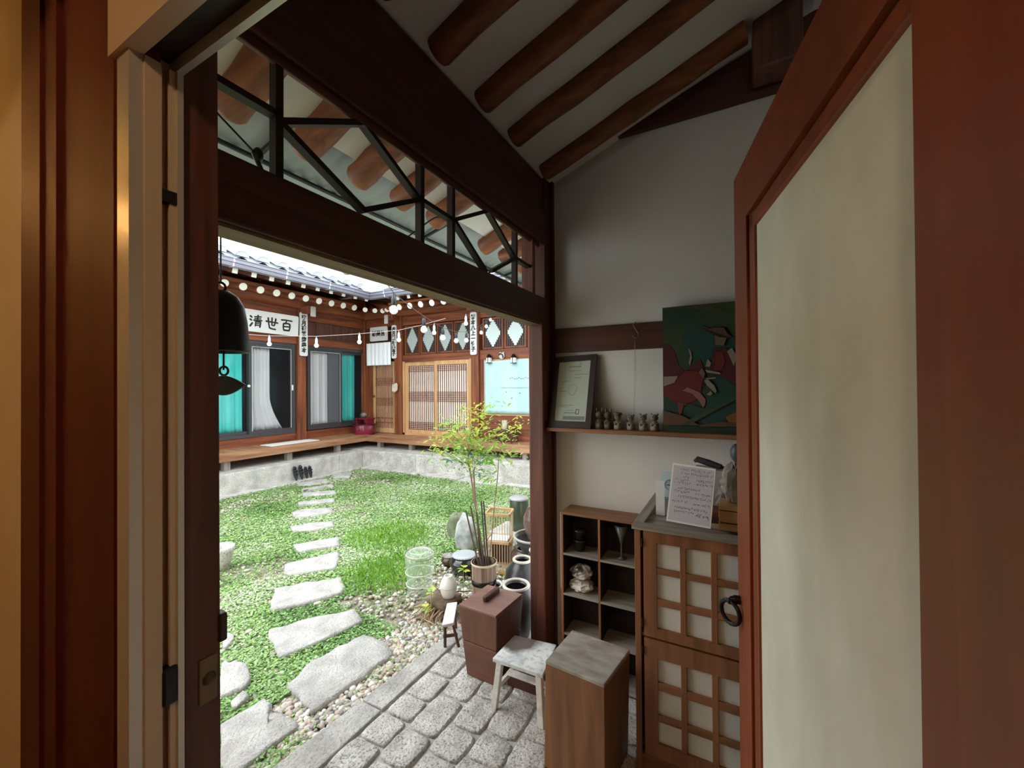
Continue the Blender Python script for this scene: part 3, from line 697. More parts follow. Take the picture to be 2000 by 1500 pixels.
s1 = rounded(c, Yp, (.05,0,1), 1.16, .37, .03, BRD, 'name_board', None, c)
tag(s1, 'large white board with black brush characters above the far left window', 'sign')

BR = {'bai': [[(.02,.90),(.5,.93),(.98,.90),.10],[(.50,.88),(.40,.66),.08],[(.22,.62),(.20,.30),(.26,.06),.10],[(.24,.62),(.55,.66),(.78,.62),(.80,.30),(.72,.04),.11],[(.26,.36),(.74,.38),.09],[(.24,.06),(.72,.06),.11]],
 'shi': [[(.00,.62),(.5,.60),(1.0,.58),.10],[(.18,.92),(.22,.50),(.30,.12),.10],[(.50,.96),(.50,.34),.09],[(.82,.92),(.78,.60),(.70,.34),.10],[(.50,.34),(.70,.32),.08],[(.28,.12),(.50,.04),(.82,.02),.10]],
 'qing': [[(.02,.88),(.16,.78),.10],[(.00,.62),(.14,.54),.10],[(.02,.06),(.20,.34),.10],[(.36,.84),(.90,.90),.08],[(.64,1.0),(.60,.60),.09],[(.36,.70),(.88,.74),.07],[(.30,.56),(.96,.60),.09],[(.46,.50),(.44,.10),.08],[(.46,.48),(.86,.46),(.80,.04),.10],[(.46,.32),(.80,.32),.07],[(.46,.18),(.80,.18),.07]],
 'feng': [[(.18,.94),(.16,.40),(.02,.02),.10],[(.18,.94),(.78,.92),(.82,.30),(1.0,.06),.10],[(.34,.76),(.66,.78),.07],[(.34,.58),(.34,.36),(.66,.36),(.66,.58),(.34,.58),.07],[(.50,.74),(.50,.14),.08],[(.28,.14),(.74,.12),.08]]}
def brush(key, c, s_, rt_, par):
    m = MB(); rt_ = Vector(rt_); nn = rt_.cross(Vector((0,0,1)))
    for st in BR[key]:
        w_ = st[-1]*s_*1.35; P = [Vector(c)+rt_*((a-.5)*s_)+Vector((.05*(b-.5)*s_,0,(b-.5)*s_)) for a, b in st[:-1]]
        for k in range(len(P)-1):
            a, b = P[k], P[k+1]; d = (b-a).normalized(); n_ = d.cross(nn)*w_/2; f = .9 if k % 2 else 1.1
            m.prism([a-d*w_*.4, a-n_*f, b-n_, b+d*w_*.45, b+n_, a+n_*f], nn*.002)
    return obj('brush_character', m, INK, par)
for key, y in (('bai', 4.64), ('shi', 4.37), ('qing', 4.10), ('feng', 3.84)): brush(key, (sx_+.0005, y, 2.60), .21, Yp, s1)
def column_board(c, rt_, h_, body, label, m=BRD, wd=.155):
    nn = Vector(rt_).cross(Vector((0,0,1)))
    o = rounded(c, rt_, Zp, wd, h_, .025, m, 'column_board', None, c, .03); tag(o, label, 'sign', None)
    n = len(body)
    for i, ch in enumerate(body):
        z = c[2]+h_/2-.05-(h_-.10)*(i+.5)/n; text(ch, .098, INK, o, Vector((c[0], c[1], z))+nn*.002, rt_, Zp, bold=.005)
    return o
column_board((XL+.155, 4.985, 2.475), Yp, .82, '梅月碳極歲森本', 'tall narrow white board of brush characters on the column between the sliding windows')
column_board((-6.30, YB-.15, 2.42), Xp, .70, '虎月龍武八清子', 'tall narrow white board of brush characters beside the small grey sign', wd=.12)
column_board((-4.30, YB-.15, 2.46), Xp, .80, '簡本八上一竹子', 'tall narrow white board of brush characters right of the pale lattice doors', wd=.14)
c = (-6.70, YB-.19, 2.61)
s2 = rounded(c, Xp, Zp, .50, .30, .025, BRD2, 'name_board', None, c, .02); tag(s2, 'small grey board with three black characters in the inner corner', 'sign')
for ch, x in (('彰', -6.83), ('美', -6.70), ('宮', -6.57)): text(ch, .125, INK, s2, (x, YB-.192, 2.61), Xp, Zp, bold=.005)
for y, c_ in ((5.10, (XL+.33, 5.06, 2.90)),): tag(rounded(c_, Yp, Zp, .10, .19, .02, BRD2, 'hanging_tag', None, c_, .015), 'blank grey tag under the rafters above the tall board on the far column', 'tag')
c_ = (-6.33, YB-.34, 2.87); tag(rounded(c_, Xp, Zp, .09, .18, .02, BRD2, 'hanging_tag', None, c_, .015), 'blank grey tag under the rafters at the inner corner', 'tag')
# wall lanterns, owl, pouch
lanterns = ['small dark wall lantern above the left edge of the blue cloth screen', 'small dark wall lantern above the middle of the blue cloth screen']
for i, px_ in enumerate((955, 1003)):
    p = at(px_, 703, Y=YB-.12); t = thing('wall_lantern', lanterns[i], 'lantern', (p[0], YB-.12, p[2]-.06), 'lanterns above the blue screen')
    obj('roof_cap', MB().lathe([(.001,.17),(.03,.16),(.06,.11),(.065,.10),(.001,.10)], (p[0], YB-.12, p[2]-.06), 4), IRON, t)
    obj('glass', MB().box(p[0]-.038, YB-.155, p[2]-.05, p[0]+.038, YB-.085, p[2]+.04), plain('lantern_glass', (.75,.76,.74), .3) if i == 0 else bpy.data.materials['lantern_glass'], t)
    obj('cage', MB().box(p[0]-.045, YB-.165, p[2]-.06, p[0]+.045, YB-.08, p[2]-.05).box(p[0]-.004, YB-.165, p[2]-.05, p[0]+.004, YB-.157, p[2]+.04), IRON, t)
    obj('bracket', MB().box(p[0]-.012, YB-.10, p[2], p[0]+.012, YB-.04, p[2]+.02), IRON, t)
p = at(980, 695, Y=YB-.09)
ow = tag(obj('wall_ornament', MB().sphere(p, .06, 12, 8, (1,.4,1)).sphere(p+Vector((-.035,0,.05)), .018, 8, 6).sphere(p+Vector((.035,0,.05)), .018, 8, 6), plain('ornament_white', (.6,.58,.55), .6)), 'small round white and dark ornament between the two wall lanterns', 'ornament')
obj('dark_band', MB().torus(p+Vector((0,-.02,0)), .045, .010, (.4,1,.6), 14, 6), IRON, ow)
p = at(770, 757, Y=YB-.2)
po = thing('cloth_pouch', 'small beige cloth pouch hanging in front of the narrow lattice door', 'pouch', p)
PCH = noisy('beige_cloth', (.50,.44,.34), (.66,.60,.48), 8, rough=.9, bump=.3)
obj('bag', MB().prism([p+Vector(v) for v in ((-.07,0,-.07),(0,0,-.10),(.07,0,-.06),(.08,0,.05),(.05,0,.10),(-.02,0,.07),(-.075,0,.06))], (0,.03,0)), PCH, po, bevel=.01)
obj('cord', MB().tube([p+Vector((0,.01,.07)), p+Vector((.02,.02,.33))], .003, 5), plain('cord', (.3,.2,.12), .8), po)
# small table with cup on the deck in front of the blue screen
p = at(990, 862, Z=DZ-.01); p = Vector((-3.62, 6.38, DZ-.01))
tb = thing('low_table', 'small dark low tray table on the veranda under the blue screen', 'table', p)
DK = wood('dark', 'x')
obj('table_top', MB().box(p[0]-.24, p[1]-.13, p[2]+.20, p[0]+.24, p[1]+.13, p[2]+.225), DK, tb, bevel=.004)
for sx in (-1,1):
    for sy in (-1,1): obj('leg', MB().tube([p+Vector((sx*.21, sy*.10, 0)), p+Vector((sx*.22, sy*.11, .1)), p+Vector((sx*.20, sy*.10, .2))], [.014,.018,.014], 8), DK, tb)
obj('stretcher', MB().box(p[0]-.2, p[1]-.11, p[2]+.10, p[0]+.2, p[1]-.09, p[2]+.12), DK, tb)
cp = p+Vector((.02,0,.2255)); tag(obj('cup', MB().lathe([(.001,0),(.045,0),(.05,.02),(.05,.16),(.046,.16),(.044,.02),(.001,.015)], cp, 18), plain('celadon', (.45,.45,.33), .35)), 'tall pale ceramic cup standing on the low tray table', 'cup')
# red lacquer box with things on top
p = Vector((-6.92, 6.22, DZ+.001))
rb = thing('lacquer_chest', 'octagonal dark red lacquer box on the veranda in the inner corner', 'box', p)
RED = noisy('red_lacquer', (.13,.006,.02), (.22,.012,.035), 3, rough=.2, bump=0)
obj('body', MB().lathe([(.001,0),(.23,0),(.23,.19),(.001,.19)], p, 8), RED, rb, bevel=.004)
obj('rim', MB().lathe([(.001,.19),(.25,.19),(.25,.205),(.001,.205)], p, 8), plain('lacquer_dark', (.05,.008,.012), .3), rb)
for a_ in (-1.35, -.8): obj('medallion', MB().torus(p+Vector((.2135*math.cos(a_-.02), .2135*math.sin(a_-.02), .11)), .036, .007, (math.cos(a_), math.sin(a_), 0), 14, 6), plain('lacquer_black', (.02,.005,.008), .4) if 'lacquer_black' not in bpy.data.materials else bpy.data.materials['lacquer_black'], rb)
p2 = p+Vector((0,0,.206)); tt = thing('tray_stand', 'small dark red tray stand on top of the octagonal lacquer box', 'stand', p2)
obj('tray', MB().box(p2[0]-.16, p2[1]-.12, p2[2]+.10, p2[0]+.19, p2[1]+.12, p2[2]+.13), RED, tt, bevel=.004)
for sx in (-.13, .16): obj('leg', MB().box(p2[0]+sx-.015, p2[1]-.10, p2[2], p2[0]+sx+.015, p2[1]+.10, p2[2]+.10), RED, tt)
p3 = p2+Vector((-.02,0,.1305)); wr = tag(obj('woven_ball', MB().sphere(p3+Vector((0,0,.055)), .07, 14, 8, (1.1,1,.8)), noisy('dark_wicker', (.03,.03,.03), (.28,.26,.26), 30, rough=.7, bump=.5)), 'dark and white woven bundle on the red tray stand', 'ornament')
# shoes leaning against the plinth
RUB = plain('black_rubber', (.012,.013,.017), .45)
shoe_l = ['leftmost of the four black sandals leaning on the plinth step, the biggest pair', 'second from the left of the four black sandals leaning on the plinth step', 'third from the left of the black sandals, left one of the smaller pair', 'rightmost of the four black sandals leaning on the plinth step, smaller']
for i, (px_, sc) in enumerate(((575, .98), (586, 1.0), (595.5, .83), (603.8, .83))):
    b = at(px_, 935 if i < 2 else 931, Z=-.075); b = Vector((-6.41, at(px_, 905, X=-6.46)[1], -.078))
    t = thing('sandal', shoe_l[i], 'sandal', b, 'black sandals on the plinth')
    d = Vector((-.28, 0, .96)); n_ = Vector((.96, 0, .28)); L = .25*sc; W = .037*sc; V = []
    P = []
    for k in range(16):
        a_ = 2*math.pi*k/16; P.append(b+d*(L/2+L/2*math.sin(a_))+Vector((0, W*math.cos(a_)*(1+.15*math.sin(a_)), 0)))
    obj('sole', MB().prism(P, n_*.018), RUB, t, bevel=.004)
    st_ = MB(); st_.tube([b+d*(L*.62)+Vector((0,-W*1.05,0))+n_*.015, b+d*(L*.68)+n_*.055, b+d*(L*.62)+Vector((0,W*1.05,0))+n_*.015], .011*sc, 6).tube([b+d*(L*.42)+Vector((0,-W,0))+n_*.015, b+d*(L*.46)+n_*.05, b+d*(L*.42)+Vector((0,W,0))+n_*.015], .010*sc, 6)
    st_.sphere(b+d*(L*.84)+n_*.022, W*.8, 10, 6, (.45,1,1.0)); obj('strap', st_, RUB, t)
# cushion mat on deck
tag(obj('floor_mat', MB().box(-7.12, 4.15, DZ+.001, -6.80, 5.05, DZ+.010), plain('pale_mat', (.85,.84,.80), .8), bevel=.003), 'pale rectangular mat lying on the veranda in front of the far column', 'mat')
# ================================================================== OWN EAVE: canopy sheet, wires, bell
CAN = noisy('canopy_sheet', (.26,.30,.29), (.34,.38,.36), 3, (1,1,1), rough=.5, bump=.05)
_m, _n, _b = base('canopy_translucent', .5)
_b.inputs['Base Color'].default_value = (.36,.42,.40,1); _b.inputs['Transmission Weight'].default_value = 0.0
ca = thing('canopy', 'grey green corrugated canopy sheet hanging beyond the rafter tails', 'canopy', (-1.5, 1.6, 2.4))
def cz(x): return 2.47+.30*(x+1.36)
V = []; N = 120
for j, x0_ in enumerate((-1.30, -1.86)):
    for i in range(N+1):
        y = -.3+4.4*i/N; x = x0_ if j == 0 or y < 2.1 else max(-1.86, min(-1.86+.17*min(1, (y-2.1)/.7), -1.6)); V.append((x, y, cz(x)+.008*math.cos(y*2*math.pi/.075)))
sh = obj('sheet', MB().add(V, [(i, i+1, N+2+i, N+1+i) for i in range(N)], True), CAN, ca)
so_ = sh.modifiers.new('thick', 'SOLIDIFY'); so_.thickness = .004
ST = plain('dark_steel', (.02,.022,.022), .5, .3)
for y in (-.2, .95, 1.95, 2.95, 3.9): obj('strut', MB().bar((-1.28, y, cz(-1.28)-.03), (-1.66, y, cz(-1.66)-.02), .014, .014), ST, ca)
obj('edge_pipe', MB().tube([(-1.655, -.3, cz(-1.655)-.02), (-1.655, 4.1, cz(-1.655)-.02)], .010, 8), ST, ca)
obj('back_strip', MB().box(-1.36, -.3, 2.40, -1.335, 6.8, 2.50), plain('eave_board', (.10,.11,.10), .7), ca)
# bell hanging by the post
b0 = Vector((-1.035, .515, 0)); bz = 1.684
be = thing('wind_bell', 'black cast bell hanging beside the dark post at the left of the opening', 'bell', (b0[0], b0[1], 1.535))
obj('bell_body', MB().lathe([(.001,.142),(.018,.140),(.034,.128),(.046,.106),(.052,.07),(.055,.03),(.057,.004),(.055,0),(.050,0),(.049,.03),(.045,.09),(.03,.12),(.001,.13)], (b0[0], b0[1], 1.535), 28), BRONZE, be)
obj('hanger', MB().torus((b0[0], b0[1], 1.685), .010, .003, (1,0,0), 14, 6).tube([(b0[0], b0[1], 1.694), (b0[0], b0[1], 1.865), (-.950, b0[1], 1.870)], .0018, 5), BRONZE, be)
obj('clapper_rod', MB().tube([(b0[0]+.004, b0[1]+.004, 1.62), (b0[0]+.003, b0[1]+.004, 1.494)], .0022, 6), BRONZE, be)
fz = 1.452; F0 = at(441, 752, D=.955)
fish = MB(); P = []
for t in [i/18 for i in range(19)]: P.append((-.5+t, .105*math.sin(math.pi*t**.85)))
pts = [F0+RT*(a*.095)+Vector((0,0,b*.23*.9+.0)) for a, b in P]+[F0+RT*(a*.095)+Vector((0,0,-b*.23*1.0)) for a, b in P[::-1][1:-1]]
obj('fish_plate', MB().prism([p-FW*.004 for p in pts], FW*.008), BRONZE, be, bevel=.0025)
obj('plate_loop', MB().torus(F0+Vector((-.008,0,.033)), .010, .0028, FW, 14, 6), BRONZE, be)
# wires seen through the transom
cb = thing('power_cable', 'black electric cable with an insulator seen through the transom', 'cable', at(500, 300, X=-1.15))
w0, w1 = at(425, 222, X=-1.15), at(495, 296, X=-1.15)
obj('wire', MB().tube([w0+(w0-w1)*.6, w0, w1], .0028, 6), BLACK, cb)
obj('insulator', MB().sphere(w1+Vector((0,.012,-.004)), .014, 10, 8, (1,1,1.5)).tube([w1, w1+Vector((0,.03,-.06))], .007, 8), BLACK, cb)
obj('wire', MB().tube([at(868, 423, X=-1.30), at(850, 425, X=-1.32), at(838, 432, X=-1.33), at(800, 460, X=-1.38), at(760, 492, X=-1.42)], .004, 6), BLACK, cb)
# ================================================================== STEPPING STONES
def slab(pts, label, z=-.062, th=.09, name='stepping_stone', seed=0, mat=SLAB, tilt=(0,0)):
    rr = random.Random(seed); P = [Vector((a, b, 0)) for a, b in pts]
    area = sum(P[i][0]*P[(i+1) % len(P)][1]-P[(i+1) % len(P)][0]*P[i][1] for i in range(len(P)))
    if area < 0: P = P[::-1]
    c = sum(P, Vector())/len(P); Q = []
    for i in range(len(P)):
        a, b = P[i], P[(i+1) % len(P)]; L = (b-a).length; k = max(1, int(L/.05))
        nrm = (b-a).normalized().cross(Vector((0,0,1)))
        for j in range(k): Q.append(a.lerp(b, j/k)+nrm*rr.uniform(-.008, .006))
    n = len(Q); V = []; rings = ((1.0, -th), (1.0, -.016), (.975, -.003), (.85, 0), (.55, .001), (.25, .001))
    for k_, dz in rings:
        for q in Q:
            p = c+(q-c)*k_; V.append((p[0], p[1], z+dz+(rr.uniform(-.0035, .0035) if k_ < .99 else 0)+(p[0]-c[0])*tilt[0]+(p[1]-c[1])*tilt[1]))
    V.append((c[0], c[1], z+.001)); m = len(rings)
    fs = [(i*n+k, i*n+(k+1) % n, (i+1)*n+(k+1) % n, (i+1)*n+k) for i in range(m-1) for k in range(n)]+[((m-1)*n+k, (m-1)*n+(k+1) % n, m*n) for k in range(n)]
    o = obj(name, MB().add(V, fs, True), mat, None, (c[0], c[1], z)); tag(o, label, 'stone', 'granite stepping stones')
    return Q
SLABS = []
def zz(pts): return [tuple(at(430+x/4.255, 1150+y/4.255, Z=-.065)[:2]) for x, y in pts]
def z6(pts): return [tuple(at(430+x/5, 900+y/5, Z=-.07)[:2]) for x, y in pts]
DEF = [
 (zz, [(560,790),(760,600),(980,480),(1190,372),(1380,440),(1450,530),(1200,720),(760,1015),(640,860)], 'biggest stepping stone, beside the kerb and the gravel strip'),
 (zz, [(390,340),(760,235),(1120,165),(1190,260),(860,420),(560,545),(490,552)], 'wide stepping stone, second from the kerb in the row up the yard'),
 (zz, [(0,1120),(360,905),(440,955),(425,1000),(520,1030),(560,1050),(640,1105),(640,1150),(430,1300),(200,1500),(0,1600)], 'cracked stepping stone at the bottom left, nearest the door post'),
 (zz, [(0,615),(180,600),(215,620),(265,735),(190,820),(0,900)], 'rounded stepping stone half hidden by the door post'),
 (zz, [(75,945),(200,845),(245,880),(135,985)], 'smallest pale stone between the two stones at the door post'),
 (z6, [(480,1450),(530,1250),(850,1190),(1180,1140),(1230,1230),(1200,1290),(800,1400)], 'third stepping stone from the kerb, long with a straight front edge'),
 (z6, [(620,1100),(625,1010),(900,950),(1150,885),(1170,960),(1120,1045),(700,1115)], 'fourth stepping stone from the kerb with a grassy edge'),
 (z6, [(720,820),(850,800),(1160,745),(1175,830),(900,862),(780,890),(735,870)], 'fifth stepping stone from the kerb, notched at its left'),
 (z6, [(680,645),(850,610),(1110,595),(1110,640),(900,680),(700,690)], 'sixth stepping stone from the kerb in the row'),
 (z6, [(700,505),(780,475),(1100,460),(1100,500),(850,545),(710,545)], 'seventh stepping stone from the kerb in the row'),
 (z6, [(760,405),(1120,365),(1120,395),(770,432)], 'eighth stepping stone from the kerb, thin strip in the grass'),
 (z6, [(800,312),(1130,290),(1130,322),(810,347)], 'ninth stepping stone from the kerb, thin strip in the grass'),
 (z6, [(790,275),(1100,230),(1120,250),(960,265),(800,300)], 'tenth stepping stone from the kerb, near the sandals'),
 (z6, [(740,215),(1040,175),(1090,200),(900,235),(760,240)], 'last stepping stone of the row, just below the sandals'),
 (z6, [(1090,135),(1290,108),(1270,150),(1100,168)], 'small flat stone right of the sandals near the plinth corner'),
]
for i, (fn, pts, lab) in enumerate(DEF): SLABS.append(slab(fn(pts), lab, seed=40+i))
# one more by the latch
SLABS.append(slab(zz([(20,350),(110,370),(125,400),(60,470),(20,480)]), 'small pale stone in the grass beside the latch of the door post', seed=77, z=-.07))
def in_poly(x, y, poly):
    c = np.zeros(x.shape, bool); n = len(poly)
    for i in range(n):
        x1, y1 = poly[i][0], poly[i][1]; x2, y2 = poly[(i+1) % n][0], poly[(i+1) % n][1]
        cond = ((y1 > y) != (y2 > y)) & (x < (x2-x1)*(y-y1)/((y2-y1) or 1e-9)+x1); c ^= cond
    return c
def vnoise(x, y, s, seed):
    r_ = np.random.default_rng(seed).random((64, 64)); u, v = x*s+100, y*s+100
    i, j = np.floor(u).astype(int), np.floor(v).astype(int); fu, fv = u-i, v-j; fu = fu*fu*(3-2*fu); fv = fv*fv*(3-2*fv)
    g = lambda a, b: r_[a % 64, b % 64]
    return (g(i,j)*(1-fu)+g(i+1,j)*fu)*(1-fv)+(g(i,j+1)*(1-fu)+g(i+1,j+1)*fu)*fv
def view_mask(x, y, pad=0):
    d0 = np.stack([x, y, np.full_like(x, GZ-1.45)], -1); z = d0@np.array(FW); a = d0@np.array(RT)
    px = 1000+F*a/np.maximum(z, .01); h_ = ((x*12.9898+y*78.233)*43.5453) % 1.0
    return (z > .3) & (px < 1080+pad) & ((px > 395-pad) | ((px > -900) & (h_ < .5)))
GRAVEL_ZONE = lambda x, y: (x > -1.86+.10*np.sin(y*3)) | ((x > -2.0) & (y < 1.45)) | ((y > 2.0) & (x > -2.5+.30*(y-2.2)) )
# ================================================================== GROUND COVER
def grass_layer(n, name, label, cols, size, hmax, seed, dens, z0=GZ, up=.35):
    g = np.random.default_rng(seed)
    # sample more densely near the camera
    x = g.uniform(-6.35, -1.45, n); y = g.uniform(.5, 5.65, n)
    r_ = np.hypot(x, y); keep = g.random(n) < np.clip((2.6/r_)**1.1, 0, 1)
    keep &= view_mask(x, y) & (dens(x, y) > g.random(n))
    for P in SLABS: keep &= ~in_poly(x, y, P)
    x, y = x[keep], y[keep]; m = len(x); r_ = np.hypot(x, y)
    s = size*(.6+.8*g.random(m))*np.clip(.75+.11*r_, .9, 1.5); t = g.uniform(0, 2*np.pi, m); el = g.uniform(-.2, up, m)*1.6
    z = z0+g.uniform(.004, hmax, m)*(.6+.8*vnoise(x, y, 3.1, seed+1))
    d = np.stack([np.cos(t)*np.cos(el), np.sin(t)*np.cos(el), np.sin(el)], -1); sd = np.stack([-np.sin(t), np.cos(t), g.uniform(-.4,.4,m)], -1)
    c = np.stack([x, y, z], -1); S_ = s[:, None]
    V = np.stack([c-d*S_*.5, c-sd*S_*.34+d*S_*.1, c+d*S_*.55, c+sd*S_*.34+d*S_*.1], 1).reshape(-1, 3)
    me = bpy.data.meshes.new(name); me.vertices.add(4*m); me.vertices.foreach_set('co', V.astype(np.float32).ravel())
    me.loops.add(4*m); me.loops.foreach_set('vertex_index', np.arange(4*m, dtype=np.int32)); me.polygons.add(m)
    me.polygons.foreach_set('loop_start', np.arange(0, 4*m, 4, dtype=np.int32)); me.polygons.foreach_set('loop_total', np.full(m, 4, np.int32))
    me.update(); me.validate()
    ca_ = me.color_attributes.new('leaf', 'FLOAT_COLOR', 'POINT'); cc = np.array(cols, float)
    w_ = np.clip(vnoise(x, y, 2.2, seed+5)*.7+g.random(m)*.6-.15, 0, .999)*(len(cols)-1); k = w_.astype(int); f = (w_-k)[:, None]
    c_ = cc[k]*(1-f)+cc[np.minimum(k+1, len(cols)-1)]*f; c_ = np.concatenate([c_*(.75+.5*g.random((m,1))), np.ones((m,1))], 1)
    ca_.data.foreach_set('color', np.repeat(c_, 4, 0).astype(np.float32).ravel())
    me.materials.append(LEAFM); o = bpy.data.objects.new(name, me); COL.objects.link(o)
    tag(o, label, 'grass', None, 'stuff'); return o
LEAFM, _n, _b = base('leaf_cover', .5)
_a = _n.nodes.new('ShaderNodeVertexColor'); _a.layer_name = 'leaf'; _n.links.new(_a.outputs[0], _b.inputs['Base Color'])
_tr = _n.nodes.new('ShaderNodeBsdfTranslucent'); _n.links.new(_a.outputs[0], _tr.inputs[0])
_mx = _n.nodes.new('ShaderNodeMixShader'); _mx.inputs[0].default_value = .25; _n.links.new(_b.outputs[0], _mx.inputs[1]); _n.links.new(_tr.outputs[0], _mx.inputs[2]); _n.links.new(_mx.outputs[0], _n.nodes['Material Output'].inputs[0])
_b.inputs['Specular IOR Level'].default_value = .6
def dens(x, y):
    a = vnoise(x, y, 1.4, 21); b = vnoise(x, y, 4.5, 22)
    d = np.clip(1.25-1.0*np.clip((a*.6+b*.5-.56)*3.4, 0, 1), .10, 1)
    gz = GRAVEL_ZONE(x, y); d = np.where(gz, d*.12, d)
    d = np.where((x > -1.86) & (y < 1.18), .65, d)     # tuft strip by the kerb
    edge = (x < -6.25) | (y > 5.5); return np.where(edge, d*.4, d)
GC = [(.07,.17,.04), (.18,.38,.08), (.33,.52,.16), (.44,.58,.30), (.62,.70,.52)]
grass_layer(460000, 'ground_cover', 'bright green small leaved ground cover filling the yard around the stepping stones', GC, .0165, .026, 31, dens)
# fresh grass tufts
def blades(n, name, label, cols, hmin, hmax, seed, dens, cat='grass', w=.0032):
    g = np.random.default_rng(seed); x = g.uniform(-6.3, -1.40, n); y = g.uniform(.7, 5.5, n)
    keep = view_mask(x, y) & (dens(x, y) > g.random(n))
    for P in SLABS: keep &= ~in_poly(x, y, P)
    x, y = x[keep], y[keep]; m = len(x); h = g.uniform(hmin, hmax, m); t = g.uniform(0, 2*np.pi, m); ln = g.uniform(.1, .8, m)*h
    b = np.stack([x, y, np.full(m, GZ)], -1); sd = np.stack([-np.sin(t), np.cos(t), np.zeros(m)], -1)*w; dr = np.stack([np.cos(t), np.sin(t), np.zeros(m)], -1)
    up_ = np.array([0,0,1.]); m1 = b+dr*(ln*.3)[:,None]+up_*(h*.6)[:,None]; tip = b+dr*ln[:,None]+up_*h[:,None]
    V = np.stack([b-sd, b+sd, m1+sd*.8, tip, m1-sd*.8], 1).reshape(-1,3)
    me = bpy.data.meshes.new(name); me.vertices.add(5*m); me.vertices.foreach_set('co', V.astype(np.float32).ravel())
    me.loops.add(5*m); me.loops.foreach_set('vertex_index', np.arange(5*m, dtype=np.int32)); me.polygons.add(m)
    me.polygons.foreach_set('loop_start', np.arange(0, 5*m, 5, dtype=np.int32)); me.polygons.foreach_set('loop_total', np.full(m, 5, np.int32)); me.update(); me.validate()
    ca_ = me.color_attributes.new('leaf', 'FLOAT_COLOR', 'POINT'); cc = np.array(cols, float); c_ = cc[g.integers(0, len(cols), m)]*(.8+.4*g.random((m,1)))
    ca_.data.foreach_set('color', np.repeat(np.concatenate([c_, np.ones((m,1))], 1), 5, 0).astype(np.float32).ravel())
    me.materials.append(LEAFM); o = bpy.data.objects.new(name, me); COL.objects.link(o); tag(o, label, cat, None, 'stuff')
def clump(cx, cy, r_): return lambda x, y: np.clip(1-((x-cx)**2+(y-cy)**2)/(r_*r_), 0, 1)
_p = at(800, 1020, Z=GZ); _q = at(770, 1110, Z=GZ); _r = at(855, 985, Z=GZ)
blades(110000, 'grass_clump', 'lush bright green grass clump behind the clear jar', [(.26,.55,.06), (.40,.72,.10), (.50,.78,.20)], .03, .075, 5,
       lambda x, y: np.maximum(.8*clump(_p[0]+.15,_p[1]-.45,.50)(x,y), clump(_q[0]+.05,_q[1]-.1,.42)(x,y)))
